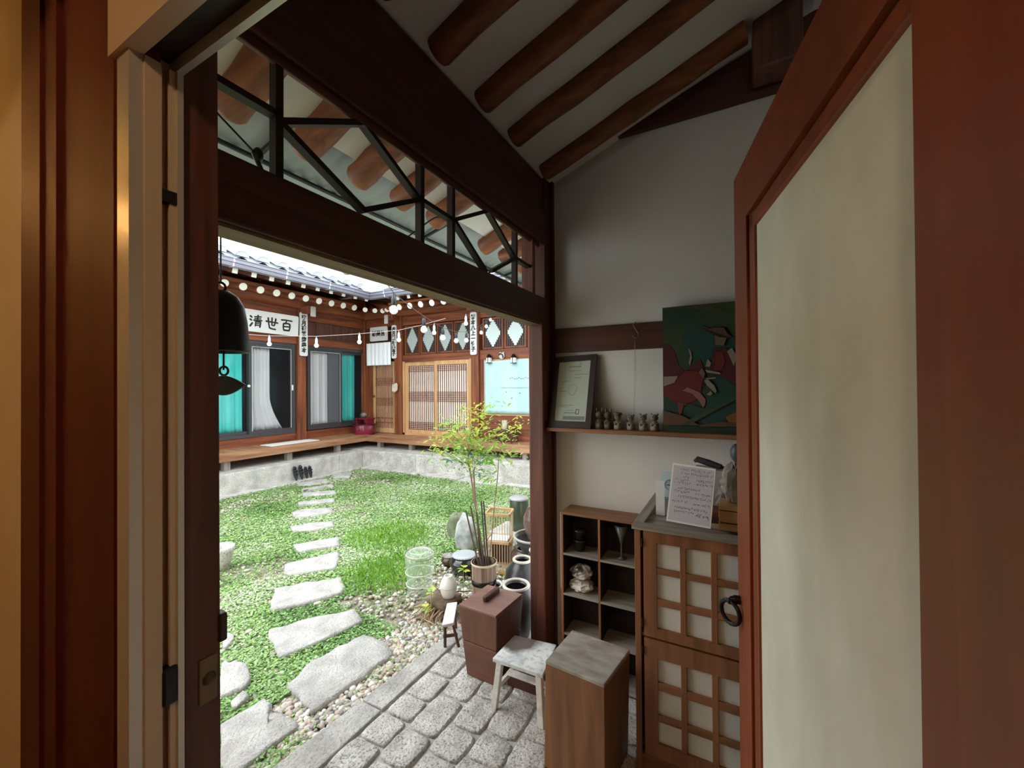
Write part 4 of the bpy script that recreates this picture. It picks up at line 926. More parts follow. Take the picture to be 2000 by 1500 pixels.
# ================================================================== GRAVEL
def gravel():
    g = np.random.default_rng(9); n = 15000
    x = g.uniform(-6.2, -1.42, n); y = g.uniform(.75, 5.6, n); gz = GRAVEL_ZONE(x, y)
    r_ = np.hypot(x, y); keep = view_mask(x, y) & (g.random(n) < np.where(gz, np.clip(3.2/r_,.3,1), .13*np.clip(2.5/r_, .2, 1)+.25*(1-dens(x,y))))
    x, y, gz = x[keep], y[keep], gz[keep]
    # extra dense strip by the kerb
    xe = g.uniform(-1.95, -1.50, 3600); ye = g.uniform(.8, 2.6, 3600); ok = GRAVEL_ZONE(xe, ye); x = np.concatenate([x, xe[ok]]); y = np.concatenate([y, ye[ok]])
    keep = np.ones(len(x), bool)
    for P in SLABS: keep &= ~in_poly(x, y, P)
    x, y = x[keep], y[keep]; m = len(x)
    base_v = []; K, J = 6, 3
    for j in range(1, J+1):
        a = math.pi*j/(J+1)
        for k in range(K): base_v.append((math.sin(a)*math.cos(2*math.pi*k/K+j*.5), math.sin(a)*math.sin(2*math.pi*k/K+j*.5), math.cos(a)))
    base_v += [(0,0,1), (0,0,-1)]; B = np.array(base_v); nb = len(B); f = []
    for j in range(J-1):
        for k in range(K):
            a, b = j*K+k, j*K+(k+1) % K; f += [(a, a+K, b), (b, a+K, b+K)]
    for k in range(K): f += [(nb-2, k, (k+1) % K), (nb-1, (J-1)*K+(k+1) % K, (J-1)*K+k)]
    Fc = np.array(f); s = g.uniform(.008, .019, m); t = g.uniform(0, 6.28, m)
    V = B[None]*(1+g.uniform(-.13, .13, (m, nb, 1)))*np.stack([s*g.uniform(.9,1.5,m), s*g.uniform(.75,1.1,m), s*g.uniform(.5,.8,m)], -1)[:, None]
    c, s_ = np.cos(t)[:, None], np.sin(t)[:, None]; X = V[..., 0]*c-V[..., 1]*s_; Y = V[..., 0]*s_+V[..., 1]*c; V = np.stack([X+x[:, None], Y+y[:, None], V[..., 2]+GZ+(.004+g.uniform(0,.010,m))[:, None]], -1).reshape(-1, 3)
    T = (Fc[None]+np.arange(m)[:, None, None]*nb).reshape(-1); nf = m*len(f)
    me = bpy.data.meshes.new('gravel'); me.vertices.add(len(V)); me.vertices.foreach_set('co', V.astype(np.float32).ravel()); me.loops.add(nf*3); me.loops.foreach_set('vertex_index', T.astype(np.int32))
    me.polygons.add(nf); me.polygons.foreach_set('loop_start', np.arange(0, nf*3, 3, dtype=np.int32)); me.polygons.foreach_set('loop_total', np.full(nf, 3, np.int32)); me.polygons.foreach_set('use_smooth', np.ones(nf, bool)); me.update(); me.validate()
    ca_ = me.color_attributes.new('leaf', 'FLOAT_COLOR', 'POINT'); cc = np.array([(.50,.45,.38),(.62,.58,.52),(.40,.34,.28),(.72,.69,.64),(.30,.28,.26),(.55,.42,.34)]); c_ = cc[g.integers(0, 6, m)]*(.75+.4*g.random((m,1)))
    ca_.data.foreach_set('color', np.repeat(np.concatenate([c_, np.ones((m,1))], 1), nb, 0).astype(np.float32).ravel())
    pm, pn, pb = base('pebble', .55); a_ = pn.nodes.new('ShaderNodeVertexColor'); a_.layer_name = 'leaf'; pn.links.new(a_.outputs[0], pb.inputs['Base Color'])
    me.materials.append(pm); o = bpy.data.objects.new('gravel', me); COL.objects.link(o); tag(o, 'loose rounded beige and grey pebbles beside the kerb', 'gravel', None, 'stuff')
gravel()
# ================================================================== THINGS IN THE ENTRANCE
def quadbox(P, z0, z1, top=None):
    top = top or P
    return MB().hexa([(a, b, z0) for a, b in P]+[(a, b, z1) for a, b in top])
# tall lidded bin
bp = [(-1.204,1.729),(-1.030,1.722),(-1.015,1.925),(-1.190,1.930)]
btp = [(-1.235,1.702),(-1.008,1.696),(-.992,1.940),(-1.214,1.945)]
bn = thing('lidded_bin', 'tall dark brown tapered wooden bin with a lid and carved handle', 'bin', (-1.11, 1.82, 0))
mid = [(a*.5+b*.5, c*.5+d*.5) for (a, c), (b, d) in zip(bp, btp)]
obj('lower_body', quadbox(bp, .002, .178, mid), wood('bin', 'x'), bn, bevel=.003)
obj('upper_body', quadbox(mid, .181, .348, btp), wood('bin', 'z'), bn, bevel=.003)
obj('lid', quadbox([(a+.003*(1 if a < -1.1 else -1), b) for a, b in btp], .349, .361), noisy('lid_wood', (.20,.095,.08), (.30,.15,.125), 3, (1,5,1), .35, bump=.05), bn, bevel=.002)
hd = obj('handle', MB().bar(at(946,1171,Z=.375), at(973,1150,Z=.375), .024, .028), wood('dark', 'x'), bn, bevel=.006)
# white step stool
S4 = [(-.957,1.573),(-.716,1.578),(-.742,1.793),(-.952,1.768)]
ws = thing('step_stool', 'small white painted wooden stool with a worn brown corner on its seat', 'stool', (-.84, 1.68, 0))
_m, _n, _b = base('worn_white_paint', .45)
WORN = noisy('worn_white_paint', (.50,.53,.54), (.86,.87,.87), 11, rough=.4, bump=.2, c3=(.30,.30,.29), s3=40, a3=.6)
def worn_seat():
    n = WORN.node_tree; L = n.links; b = n.nodes['Principled BSDF']; old = b.inputs['Base Color'].links[0].from_socket
    g = n.nodes.new('ShaderNodeNewGeometry'); d = n.nodes.new('ShaderNodeVectorMath'); d.operation = 'DISTANCE'; d.inputs[1].default_value = (-.915, 1.745, .25); L.new(g.outputs['Position'], d.inputs[0])
    no = n.nodes.new('ShaderNodeTexNoise'); no.inputs['Scale'].default_value = 22; L.new(g.outputs['Position'], no.inputs['Vector'])
    m = n.nodes.new('ShaderNodeMath'); m.operation = 'MULTIPLY_ADD'; m.inputs[1].default_value = .05; L.new(no.outputs['Fac'], m.inputs[0]); L.new(d.outputs['Value'], m.inputs[2])
    r = n.nodes.new('ShaderNodeValToRGB'); r.color_ramp.elements[0].position = .100; r.color_ramp.elements[1].position = .135; L.new(m.outputs[0], r.inputs[0])
    mx = n.nodes.new('ShaderNodeMix'); mx.data_type = 'RGBA'; L.new(r.outputs[0], mx.inputs[0]); mx.inputs[6].default_value = (.09,.055,.038,1); L.new(old, mx.inputs[7]); L.new(mx.outputs[2], b.inputs['Base Color'])
worn_seat()
obj('seat', quadbox(S4, .232, .250), WORN, ws, bevel=.003)
WW = noisy('stool_white', (.66,.63,.58), (.80,.78,.74), 10, rough=.5, bump=.1, c3=(.4,.36,.32), s3=30, a3=.4)
feet = [(-.972,1.612),(-.738,1.612),(-.752,1.79),(-.955,1.79)]; tops = [(-.935,1.605),(-.745,1.605),(-.765,1.765),(-.93,1.765)]
for (fx, fy), (tx, ty) in zip(feet, tops):
    w_ = .0135; obj('leg', MB().hexa([(fx-w_,fy-w_,.002),(fx+w_,fy-w_,.002),(fx+w_,fy+w_,.002),(fx-w_,fy+w_,.002),(tx-w_,ty-w_,.232),(tx+w_,ty-w_,.232),(tx+w_,ty+w_,.232),(tx-w_,ty+w_,.232)]), WW, ws, bevel=.002)
obj('stretcher', MB().bar((-.956,1.612,.098), (-.945,1.785,.098), .014, .022), WW, ws)
obj('stretcher', MB().bar((-.741,1.612,.098), (-.757,1.785,.098), .014, .022), WW, ws)
obj('stretcher', MB().bar((-.950,1.70,.115), (-.748,1.70,.115), .030, .012), WW, ws)
# big brown box
B4 = [(-.655,1.448),(-.412,1.425),(-.385,1.655),(-.628,1.672)]; B5 = [(-.638,1.430),(-.407,1.409),(-.372,1.644),(-.616,1.663)]
bx = thing('grain_box', 'brown wooden box with a scuffed grey top, nearest to the viewer', 'box', (-.51, 1.55, 0))
obj('body', quadbox(B4, .002, .405, B5), wood('box', 'z'), bx, bevel=.003)
obj('top', quadbox(B5, .4055, .420), noisy('scuffed_top', (.26,.225,.19), (.46,.42,.37), 7, (1,2.5,1), .5, bump=.1, c3=(.14,.10,.075), s3=9, a3=.6), bx, bevel=.003)
# little bench by the bin
z_ = .14
c4 = [tuple(at(*p, Z=z_)[:2]) for p in ((863,1221),(886,1216),(893,1175),(873,1178))]
lb_ = thing('little_bench', 'narrow weathered little bench standing left of the lidded bin', 'stool', (c4[0][0]+.03, c4[0][1]+.1, 0))
obj('seat', quadbox(c4, z_-.016, z_), wood('white', 'y'), lb_, bevel=.003)
a, b, c, d = [Vector((q[0], q[1], z_-.016)) for q in c4]
GRY = wood('fardark', 'z')
for p_, o_ in ((a.lerp(b,.15), (-.008,.01)), (a.lerp(b,.85), (.028,.012)), (d.lerp(c,.15), (-.01,-.02)), (d.lerp(c,.85), (.024,-.02))):
    p_ = p_+Vector((0,.012 if p_[1] < 1.95 else -.012,0)); obj('leg', MB().tube([p_, (p_[0]+o_[0], p_[1]+o_[1], .003)], [.008,.0085], 6), GRY, lb_)
obj('stretcher', MB().bar(a.lerp(b,.0)+Vector((-.003,.016,-.055)), a.lerp(b,1)+Vector((.014,.016,-.055)), .008, .016), GRY, lb_)
# ------------------------------------------------ shoe cabinet with paper panes
CY, CT = 1.592, .935
cb = thing('cabinet', 'brown wooden cabinet with two latticed paper doors under the wall shelf', 'cabinet', (-.12, 1.80, 0))
CX0 = at(1240, 1022, Y=CY)[0]; CX1 = CX0+.47
CW, CWX = wood('cab', 'z'), wood('cab', 'x')
z_of = lambda px_, py: at(px_, py, Y=CY)[2]
zt, zm, zb = z_of(1257,1033), z_of(1257,1238), z_of(1257,1464)
obj('side_panel', MB().box(CX0, CY, .0, CX0+.018, 2.07, CT-.02), CW, cb)
obj('side_panel', MB().box(CX1-.018, CY, .0, CX1, 2.07, CT-.02), CW, cb)
obj('back_panel', MB().box(CX0+.018, 2.055, .05, CX1-.018, 2.07, CT-.02), CW, cb)
obj('front_post', MB().box(CX0, CY-.012, .0, CX0+.022, CY, CT-.018), CW, cb, bevel=.002)
obj('front_post', MB().box(CX1-.022, CY-.012, .0, CX1, CY, CT-.018), CW, cb, bevel=.002)
obj('bottom_rail', MB().box(CX0+.022, CY-.008, .02, CX1-.022, CY+.012, zb-.006), CWX, cb)
obj('shelf_board', MB().box(CX0+.018, CY+.002, zm-.008, CX1-.018, 2.05, zm+.006), CWX, cb)
GT = wood('grey', 'x'); GTy = wood('grey', 'y')
obj('top_board', MB().box(CX0+.02, CY+.02, CT-.030, CX1-.02, 2.08, CT-.016), GT, cb)
obj('top_rim', MB().box(CX0-.008, CY-.022, CT-.018, CX1+.008, CY+.022, CT), GT, cb, bevel=.002)
obj('top_rim', MB().box(CX0-.008, CY+.0225, CT-.018, CX0+.030, 2.09, CT), GTy, cb, bevel=.002)
obj('top_rim', MB().box(CX1-.030, CY+.0225, CT-.018, CX1+.008, 2.09, CT), GTy, cb, bevel=.002)
PANE = noisy('door_pane_paper', (.62,.62,.58), (.74,.74,.70), 3, rough=.9, bump=0, spec=.1)
dx0 = at(1258, 1100, Y=CY)[0]; dx1 = CX1-.024
pcols = [(at(a_,1150,Y=CY)[0], at(b_,1150,Y=CY)[0]) for a_, b_ in ((1284,1329),(1341,1389),(1402,1452))]
pw = pcols[1][1]-pcols[1][0]; gap = pcols[1][0]-pcols[0][1]
pcols = [(pcols[0][0]+i*(pw+gap), pcols[0][0]+i*(pw+gap)+pw) for i in range(3)]
dx1 = pcols[-1][1]+(pcols[0][0]-dx0)
for (z0, z1, rows, nm) in ((zm+.004, zt, [(1060,1108),(1120,1168),(1181,1226)], 'upper'), (zb, zm-.004, [(1284,1330),(1345,1393),(1406,1449)], 'lower')):
    zr = [(z_of(1290, b_), z_of(1290, a_)) for a_, b_ in rows]
    dr = obj('door', MB().box(dx0, CY-.014, z0, pcols[0][0], CY-.001, z1).box(pcols[-1][1], CY-.014, z0, dx1, CY-.001, z1)
             .box(pcols[0][0], CY-.014, zr[0][1], pcols[-1][1], CY-.001, z1).box(pcols[0][0], CY-.014, z0, pcols[-1][1], CY-.001, zr[-1][0]), CW, cb)
    for i in range(2):
        obj('muntin', MB().box(pcols[i][1], CY-.0135, zr[-1][0], pcols[i+1][0], CY-.0015, zr[0][1]), CW, dr, bevel=.002)
        obj('muntin', MB().box(pcols[0][0], CY-.0125, zr[i+1][1], pcols[-1][1], CY-.0025, zr[i][0]), CWX, dr, bevel=.002)
    for (x0, x1) in pcols:
        for (za, zc) in zr: obj('pane', MB().box(x0-.002, CY-.0020, za-.002, x1+.002, CY-.0008, zc+.002), PANE, dr)
    for zh in (z1-.045, z0+.05): obj('hinge', MB().tube([(dx0-.004, CY-.018, zh-.016), (dx0-.004, CY-.018, zh+.016)], .0035, 8), IRON, dr)
# cubby shelf
QY0, QY1, QT = 1.945, 2.088, .822
qx0, qx1 = at(1095, 1010, Y=QY0)[0], -.385
cu = thing('cubby_shelf', 'dark brown pigeonhole shelf with open cells left of the cabinet', 'shelf', ((qx0+qx1)/2, 2.02, 0))
zs = [at(1098, y_, Y=QY0)[2] for y_ in (1079, 1157, 1234)]; zs = [zs[0], zs[1], zs[2], zs[2]-(zs[1]-zs[2])]
obj('side_panel', MB().box(qx0, QY0, 0, qx0+.012, QY1, QT-.012), CW, cu, bevel=.001)
obj('side_panel', MB().box(qx1-.012, QY0, 0, qx1, QY1, QT-.012), CW, cu)
CELL_SHADE = noisy('cell_shade_black', (.010,.007,.005), (.028,.017,.012), 5, rough=.7, bump=0)  # near-black colour on back, side sheets and divider paints the cells' shade
obj('cell_shade', MB().box(qx0+.012, QY0+.006, .01, qx0+.0135, QY1-.006, QT-.012), CELL_SHADE, cu); obj('cell_shade', MB().box(qx1-.0135, QY0+.006, .01, qx1-.012, QY1-.006, QT-.012), CELL_SHADE, cu)
obj('top_board', MB().box(qx0, QY0-.002, QT-.012, qx1, QY1, QT), wood('box', 'x'), cu, bevel=.001)
obj('back_panel', MB().box(qx0+.012, QY1-.006, .01, qx1-.012, QY1, QT-.012), CELL_SHADE, cu)
xd = at(1170, 1100, Y=QY0)[0]
obj('divider', MB().box(xd-.005, QY0+.002, .01, xd+.005, QY0+.008, QT-.012), CW, cu); obj('divider', MB().box(xd-.004, QY0+.0085, .01, xd+.004, QY1-.006, QT-.012), CELL_SHADE, cu)
for z in zs:
    obj('shelf_board', MB().box(qx0+.012, QY0+.001, z-.010, xd-.005, QY1-.006, z), wood('grey', 'x'), cu); obj('shelf_board', MB().box(xd+.005, QY0+.001, z-.010, qx1-.012, QY1-.006, z), wood('grey', 'x'), cu)
obj('pale_edge_strip', MB().box(qx0-.014, QY0+.03, .42, qx0-.001, QY0+.04, .81), plain('pale_strip', (.62,.52,.42), .7), cu)
# things in the cells
def cellc(px_): return at(px_, 1100, Y=2.01)[0]
DKC = plain('black_glaze', (.02,.02,.02), .25)
x = cellc(1133); tag(obj('stacked_cups', MB().lathe([(.001,0),(.022,0),(.03,.05),(.034,.052),(.03,.055),(.001,.055)], (x, 2.01, zs[0]+.001), 18).lathe([(.001,.058),(.022,.058),(.032,.10),(.036,.104),(.030,.108),(.001,.108)], (x, 2.01, zs[0]+.001), 18), DKC), 'two dark stacked cups in the top left pigeonhole', 'cup')
x = cellc(1214); tag(obj('wine_glass', MB().lathe([(.001,0),(.026,.001),(.004,.006),(.004,.07),(.012,.09),(.034,.16),(.032,.16),(.010,.094),(.001,.09)], (x, 2.01, zs[0]+.001), 18), plain('smoky_glass', (.10,.10,.10), .1)), 'dark stemmed glass in the top right pigeonhole', 'glass')
def crumple(c, r, sc, seed, m, name, label, cat, zmin):
    rr = random.Random(seed); M_ = MB(); N, K = 18, 12; c = Vector(c); V = []
    for i in range(K+1):
        a_ = math.pi*i/K
        for k in range(N):
            t = 2*math.pi*k/N; q = r*(1+rr.uniform(-.14,.14)); v = c+Vector((q*sc[0]*math.sin(a_)*math.cos(t), q*sc[1]*math.sin(a_)*math.sin(t), -q*sc[2]*math.cos(a_)))
            v[2] = max(v[2], zmin); V.append(v)
    M_.add(V, [(i*N+k, i*N+(k+1)%N, (i+1)*N+(k+1)%N, (i+1)*N+k) for i in range(K) for k in range(N)])
    return tag(obj(name, M_, m, None, (c[0], c[1], zmin)), label, cat)
FOIL = noisy('crumpled_wrap', (.10,.07,.05), (.78,.72,.64), 16, rough=.25, bump=.4, lo=.42, hi=.62)
x = cellc(1136)
crumple((x, 2.01, zs[1]+.030), .060, (1.05,.8,.5), 3, noisy('pale_wrap', (.45,.40,.34), (.78,.74,.68), 12, rough=.35, bump=.5), 'wrapped_bundle', 'pale crumpled bundle at the bottom of the middle left pigeonhole', 'bundle', zs[1]+.001)
crumple((x, 2.01, zs[1]+.094), .056, (1.0,.8,.62), 4, FOIL, 'wrapped_bundle', 'brown and silver crumpled packet on top of the pale bundle', 'bundle', zs[1]+.060)
# ------------------------------------------------ things on the cabinet
ZC = CT+.0005
bl_, br_ = at(1301,1017,Y=1.615), at(1388,1033,Y=1.600)
tl_, tr_ = at(1314,904,Y=1.648), at(1398,916,Y=1.633)
ms = thing('menu_stand', 'upright white framed sign with handwritten price lines on the cabinet', 'sign', (bl_+br_)/2)
rt = (br_-bl_).normalized(); upv = ((tl_+tr_)/2-(bl_+br_)/2).normalized(); nn = rt.cross(upv)
ACR = plain('white_acrylic', (.86,.86,.86), .3)
def mp(u, v, d=0): return bl_.lerp(br_, u).lerp(tl_.lerp(tr_, u), v)+nn*d
def mquad(u0, v0, u1, v1, d0, d1): return MB().hexa([mp(u0,v0,d0),mp(u1,v0,d0),mp(u1,v1,d0),mp(u0,v1,d0),mp(u0,v0,d1),mp(u1,v0,d1),mp(u1,v1,d1),mp(u0,v1,d1)])
obj('holder', mquad(0,0,1,1,-.004,0), ACR, ms)
obj('paper', mquad(.035,.03,.965,.97,0.0002,.0008), plain('lilac_paper', (.56,.55,.62), .8), ms)
obj('foot', MB().hexa([mp(0,0,-.004), mp(1,0,-.004), mp(1,0,-.004)+Vector((0,.05,0)), mp(0,0,-.004)+Vector((0,.05,0)), mp(0,.02,-.004), mp(1,.02,-.004), mp(1,.0,-.004)+Vector((0,.05,.003)), mp(0,.0,-.004)+Vector((0,.05,.003))]), ACR, ms)
hw = MB(); rr = random.Random(4)
lines = [(.92,.22,.88,0),(.855,.24,.95,0),(.795,.30,.42,0),(.745,.10,.45,1),(.765,.60,.95,1),(.69,.10,.45,1),(.70,.60,.95,1),(.60,.20,.72,0),(.54,.12,.48,1),(.53,.60,.92,1),(.46,.22,.95,0),(.37,.10,.44,1),(.36,.58,.92,1),(.27,.16,.90,0),(.205,.16,.60,0),(.185,.66,.95,2)]
for (v, u0, u1, b) in lines:
    u = u0
    while u < u1:
        w_ = rr.uniform(.022,.036); h_ = rr.uniform(.018,.028)*(1.3 if b == 2 else 1)
        for _ in range(3):
            k = rr.random()
            p0 = (u+rr.uniform(0,w_*.6), v+rr.uniform(-h_,h_)*.6); p1 = (p0[0]+(w_*.8 if k < .5 else rr.uniform(-.006,.010)), p0[1]+(rr.uniform(-.006,.006) if k < .5 else -h_*.9))
            a_, b_ = mp(p0[0], p0[1], .0012), mp(p1[0], p1[1], .0012); d_ = (b_-a_)
            if d_.length < 1e-5: continue
            n_ = d_.normalized().cross(nn)*(.0005 if b != 2 else .0008); hw.add([a_-n_, b_-n_, b_+n_, a_+n_], [(0,1,2,3)])
        u += w_+.012+(0.03 if rr.random() < .12 else 0)
obj('handwriting', hw, plain('pen_ink', (.05,.04,.10), .7), ms)
# card stand on the left behind the sign
c0, c1 = at(1288,1003,Y=1.79), at(1330,1008,Y=1.79); t0, t1 = at(1291,921,Y=1.81), at(1330,926,Y=1.81)
cs = thing('card_holder', 'clear card holder with pale blue cards behind the handwritten sign', 'holder', (c0[0]+.03, 1.79, ZC-.016))
c0[2] = c1[2] = CT-.015
BLU = plain('pale_blue_card', (.50,.64,.70), .5)
obj('stand', MB().hexa([c0, c1, c1+Vector((0,.05,0)), c0+Vector((0,.05,0)), c0+Vector((0,0,.07)), c1+Vector((0,0,.07)), c1+Vector((0,.05,.07)), c0+Vector((0,.05,.07))]), plain('clear_grey', (.42,.44,.46), .15, alpha=.75), cs)
P = [c0+Vector((.006,.01,.072)), c1+Vector((-.004,.01,.072)), t1, t0]
obj('card', MB().prism(P, (0,.004,0)), BLU, cs)
cc = (P[0]+P[1]+P[2]+P[3])/4+Vector((0,-.0015,0)); obj('ring_print', MB().torus(cc, .022, .0012, (0,1,0), 24, 4).box(cc[0]-.014, cc[1]-.001, cc[2]-.002, cc[0]+.014, cc[1], cc[2]+.002), plain('print_grey', (.12,.13,.16), .7), cs)
c0b = at(1283,990,Y=1.77); obj('small_card', MB().box(c0b[0]-.004, 1.77, CT-.012, c0b[0]+.03, 1.774, at(1283,938,Y=1.77)[2]), plain('white_card', (.72,.76,.78), .6), cs)
# drawer box and wrapped packets on the right
d0 = at(1404, 1045, Y=1.645); dw = thing('drawer_box', 'small wooden box with a sliding front at the right end of the cabinet top', 'box', (d0[0]+.06, 1.70, ZC))
dz1 = at(1404, 987, Y=1.645)[2]
obj('body', MB().box(d0[0], 1.645, ZC, d0[0]+.125, 1.76, dz1), wood('light', 'x'), dw, bevel=.002)
obj('front_groove', MB().box(d0[0]+.004, 1.643, dz1-.018, d0[0]+.121, 1.645, dz1-.015).box(d0[0]+.004, 1.643, ZC+.026, d0[0]+.121, 1.645, ZC+.030), wood('dark', 'x'), dw)
bk = at(1390, 1030, Y=1.73)
bs = ['lowest pale book in the little stack beside the drawer box', 'middle dark book in the little stack beside the drawer box', 'top dark red book in the little stack beside the drawer box']
for i, m in enumerate((plain('book_pale', (.40,.34,.28), .6), plain('book_dark', (.03,.025,.025), .6), plain('book_red', (.12,.03,.025), .6))):
    o = obj('book', MB().box(bk[0]-.035, 1.70, CT-.0155+.0205*i, bk[0]+.028, 1.80, CT+.0045+.0205*i), m, bevel=.002); tag(o, bs[i], 'book', 'books on the cabinet')
pk = at(1428, 985, Y=1.70)
crumple((pk[0]+.01, 1.705, dz1+.070), .070, (.62,.45,1.05), 8, noisy('clear_packet', (.34,.30,.25), (.72,.68,.60), 12, rough=.25, bump=.5), 'snack_packet', 'shiny beige plastic packet standing on the small drawer box', 'packet', dz1+.0005)
crumple((pk[0]-.03, 1.90, CT+.055), .075, (.5,.45,1.0), 9, noisy('grey_packet', (.20,.19,.18), (.5,.49,.47), 12, rough=.3, bump=.5), 'paper_roll', 'grey crumpled packet standing behind the drawer box', 'packet', CT-.0155)
r0_, r1_ = at(1362, 897, Y=1.93), at(1409, 912, Y=1.90)
ub = thing('folded_umbrella', 'black folded umbrella lying across the things at the back of the cabinet', 'umbrella', (r0_[0], 1.93, CT))
obj('canopy', MB().tube([r0_+Vector((-.012,0,-.01)), r0_, r0_.lerp(r1_,.5), r1_], [.006,.013,.014,.010], 10), plain('black_cloth', (.015,.013,.013), .8), ub)
obj('handle', MB().tube([r1_, r1_+Vector((.06,0,-.02))], .006, 8), BLACK, ub)
pr = tag(obj('packing_box', MB().hexa([(r0_[0]-.01, 1.88, CT-.0155), (r1_[0]+.05, 1.88, CT-.0155), (r1_[0]+.05, 1.99, CT-.0155), (r0_[0]-.01, 1.99, CT-.0155), (r0_[0]-.01, 1.88, r1_[2]-.014), (r1_[0]+.05, 1.88, r1_[2]-.014), (r1_[0]+.05, 1.99, r1_[2]-.014), (r0_[0]-.01, 1.99, r1_[2]-.014)]), plain('grey_card', (.36,.36,.37), .8), bevel=.003), 'plain grey carton at the back of the cabinet under the folded umbrella', 'box')
h0 = at(1440, 885, Y=2.03); tag(obj('dark_lamp_head', MB().sphere(h0, .036, 12, 8, (.8,.6,1.15)).tube([h0+Vector((0,0,-.03)), (h0[0], h0[1], CT-.015)], .008, 8), plain('dark_grey', (.10,.10,.11), .4)), 'dark grey rounded stand half hidden by the open door above the cabinet', 'stand')
# ------------------------------------------------ things on the wall shelf
BL, BR_, TR_, TL_ = at(1070,824,Y=1.998), at(1153,829,Y=1.998), at(1166,691,Y=2.072), at(1083,698,Y=2.072)
BL[2] = BR_[2] = SHZ+.001
def lerp4(u, v, d=0):
    n_ = (BR_-BL).cross(TL_-BL).normalized(); return BL.lerp(BR_, u).lerp(TL_.lerp(TR_, u), v)+n_*d
def cq(u0, v0, u1, v1, d0, d1): return [lerp4(u0,v0,d0),lerp4(u1,v0,d0),lerp4(u1,v1,d0),lerp4(u0,v1,d0),lerp4(u0,v0,d1),lerp4(u1,v0,d1),lerp4(u1,v1,d1),lerp4(u0,v1,d1)]
cf = thing('framed_certificate', 'certificate in a dark wooden frame at the left end of the wall shelf', 'frame', (BL+BR_)/2)
fm = MB()
for q in ((0,0,.13,1),(.87,0,1,1),(.13,0,.87,.09),(.13,.92,.87,1)): fm.hexa(cq(*q, -.012, 0))
obj('frame', fm, plain('dark_frame', (.035,.018,.014), .4), cf)
obj('document', MB().hexa(cq(.12,.08,.88,.93,-.008,-.005)), plain('pale_green_paper', (.50,.54,.44), .7), cf)
pr_ = MB(); rr = random.Random(12)
def cline(u0, u1, v, h_): pr_.hexa(cq(u0, v, u1, v+h_, -.0048, -.0044))
for i in range(6): cline(.37+.05*i, .405+.05*i, .835, .018)
for i in range(6): cline(.35+.048*i, .38+.048*i, .195, .020)
for (a_, b_, v) in ((.36,.68,.785),(.52,.84,.73),(.52,.68,.685),(.22,.42,.64),(.22,.36,.50),(.2,.56,.305),(.2,.44,.285),(.4,.56,.235),(.62,.68,.89),(.60,.66,.87)): cline(a_, b_, v, .006)
cline(.33,.84,.11,.05)
obj('printing', pr_, plain('grey_ink', (.22,.25,.20), .8), cf)
sl = MB(); sc_ = lerp4(.66, .215, -.0046)
for q in ((.62,.185,.70,.195),(.62,.245,.70,.255),(.62,.195,.635,.245),(.685,.195,.70,.245)): sl.hexa(cq(*q, -.0048, -.0042))
obj('seal_mark', sl, plain('seal_green', (.10,.14,.10), .8), cf)
em = MB(); P = []
for k in range(14):
    t = 2*math.pi*k/14; P.append(lerp4(.50+.10*math.cos(t)*(1+.2*math.sin(3*t)), .52+.075*math.sin(t), -.0046))
em.tube(P+[P[0]], .0012, 4, False); obj('emblem_print', em, plain('faint_emblem', (.36,.42,.36), .8), cf)
# carved figurines
FC = noisy('carved_wood', (.15,.11,.065), (.40,.33,.23), 22, rough=.6, bump=.3)
FC2 = noisy('carved_dark', (.05,.035,.02), (.18,.13,.08), 22, rough=.6, bump=.3)
labs = ['leftmost carved figurine on the wall shelf, dark and half behind the certificate', 'second carved figurine from the certificate, with two upright ears', 'third carved figurine from the certificate, wearing a flat cap', 'fourth carved figurine from the certificate, pale face beside the hanging string', 'fifth carved figurine on the wall shelf, pale round head', 'rightmost carved figurine on the wall shelf, next to the painting']
for i, (px_, h_, m, kind) in enumerate(((1171,.100,FC2,1),(1188,.096,FC2,1),(1207,.088,FC,2),(1232,.082,FC,0),(1256,.088,FC,0),(1278,.090,FC,0))):
    x = at(px_, 800, Y=2.035)[0]; t = thing('figurine', labs[i], 'figurine', (x, 2.035, SHZ+.0005), 'carved figurines on the wall shelf'); s = h_/.09; z = SHZ+.0005
    obj('body', MB().lathe([(.001,0),(.019*s,0),(.022*s,.012*s),(.020*s,.03*s),(.014*s,.043*s),(.001,.047*s)], (x, 2.035, z), 14), m, t)
    hd_ = obj('head', MB().sphere((x, 2.033, z+.062*s), .0185*s, 12, 8, (1,1,.92)), m, t)
    obj('eye', MB().sphere((x-.007*s, 2.0165, z+.065*s), .0026, 6, 4).sphere((x+.007*s, 2.0165, z+.065*s), .0026, 6, 4), INK, hd_)
    if kind == 1: obj('ear', MB().sphere((x-.012*s, 2.037, z+.084*s), .0075*s, 8, 6, (.6,.6,1.6)), m, hd_); obj('ear', MB().sphere((x+.012*s, 2.037, z+.084*s), .0075*s, 8, 6, (.6,.6,1.6)), m, hd_)
    elif kind == 2: obj('cap', MB().lathe([(.001,.012),(.018,.010),(.024,.0),(.001,-.002)], (x, 2.035, z+.074*s), 12), FC2, hd_)
    else: obj('ear', MB().sphere((x-.014*s, 2.037, z+.077*s), .006*s, 8, 6), m, hd_); obj('ear', MB().sphere((x+.014*s, 2.037, z+.077*s), .006*s, 8, 6), m, hd_)
    obj('arm', MB().tube([(x-.018*s, 2.03, z+.036*s), (x-.006*s, 2.013, z+.026*s)], .0045*s, 6), m, t); obj('arm', MB().tube([(x+.018*s, 2.03, z+.036*s), (x+.006*s, 2.013, z+.026*s)], .0045*s, 6), m, t)
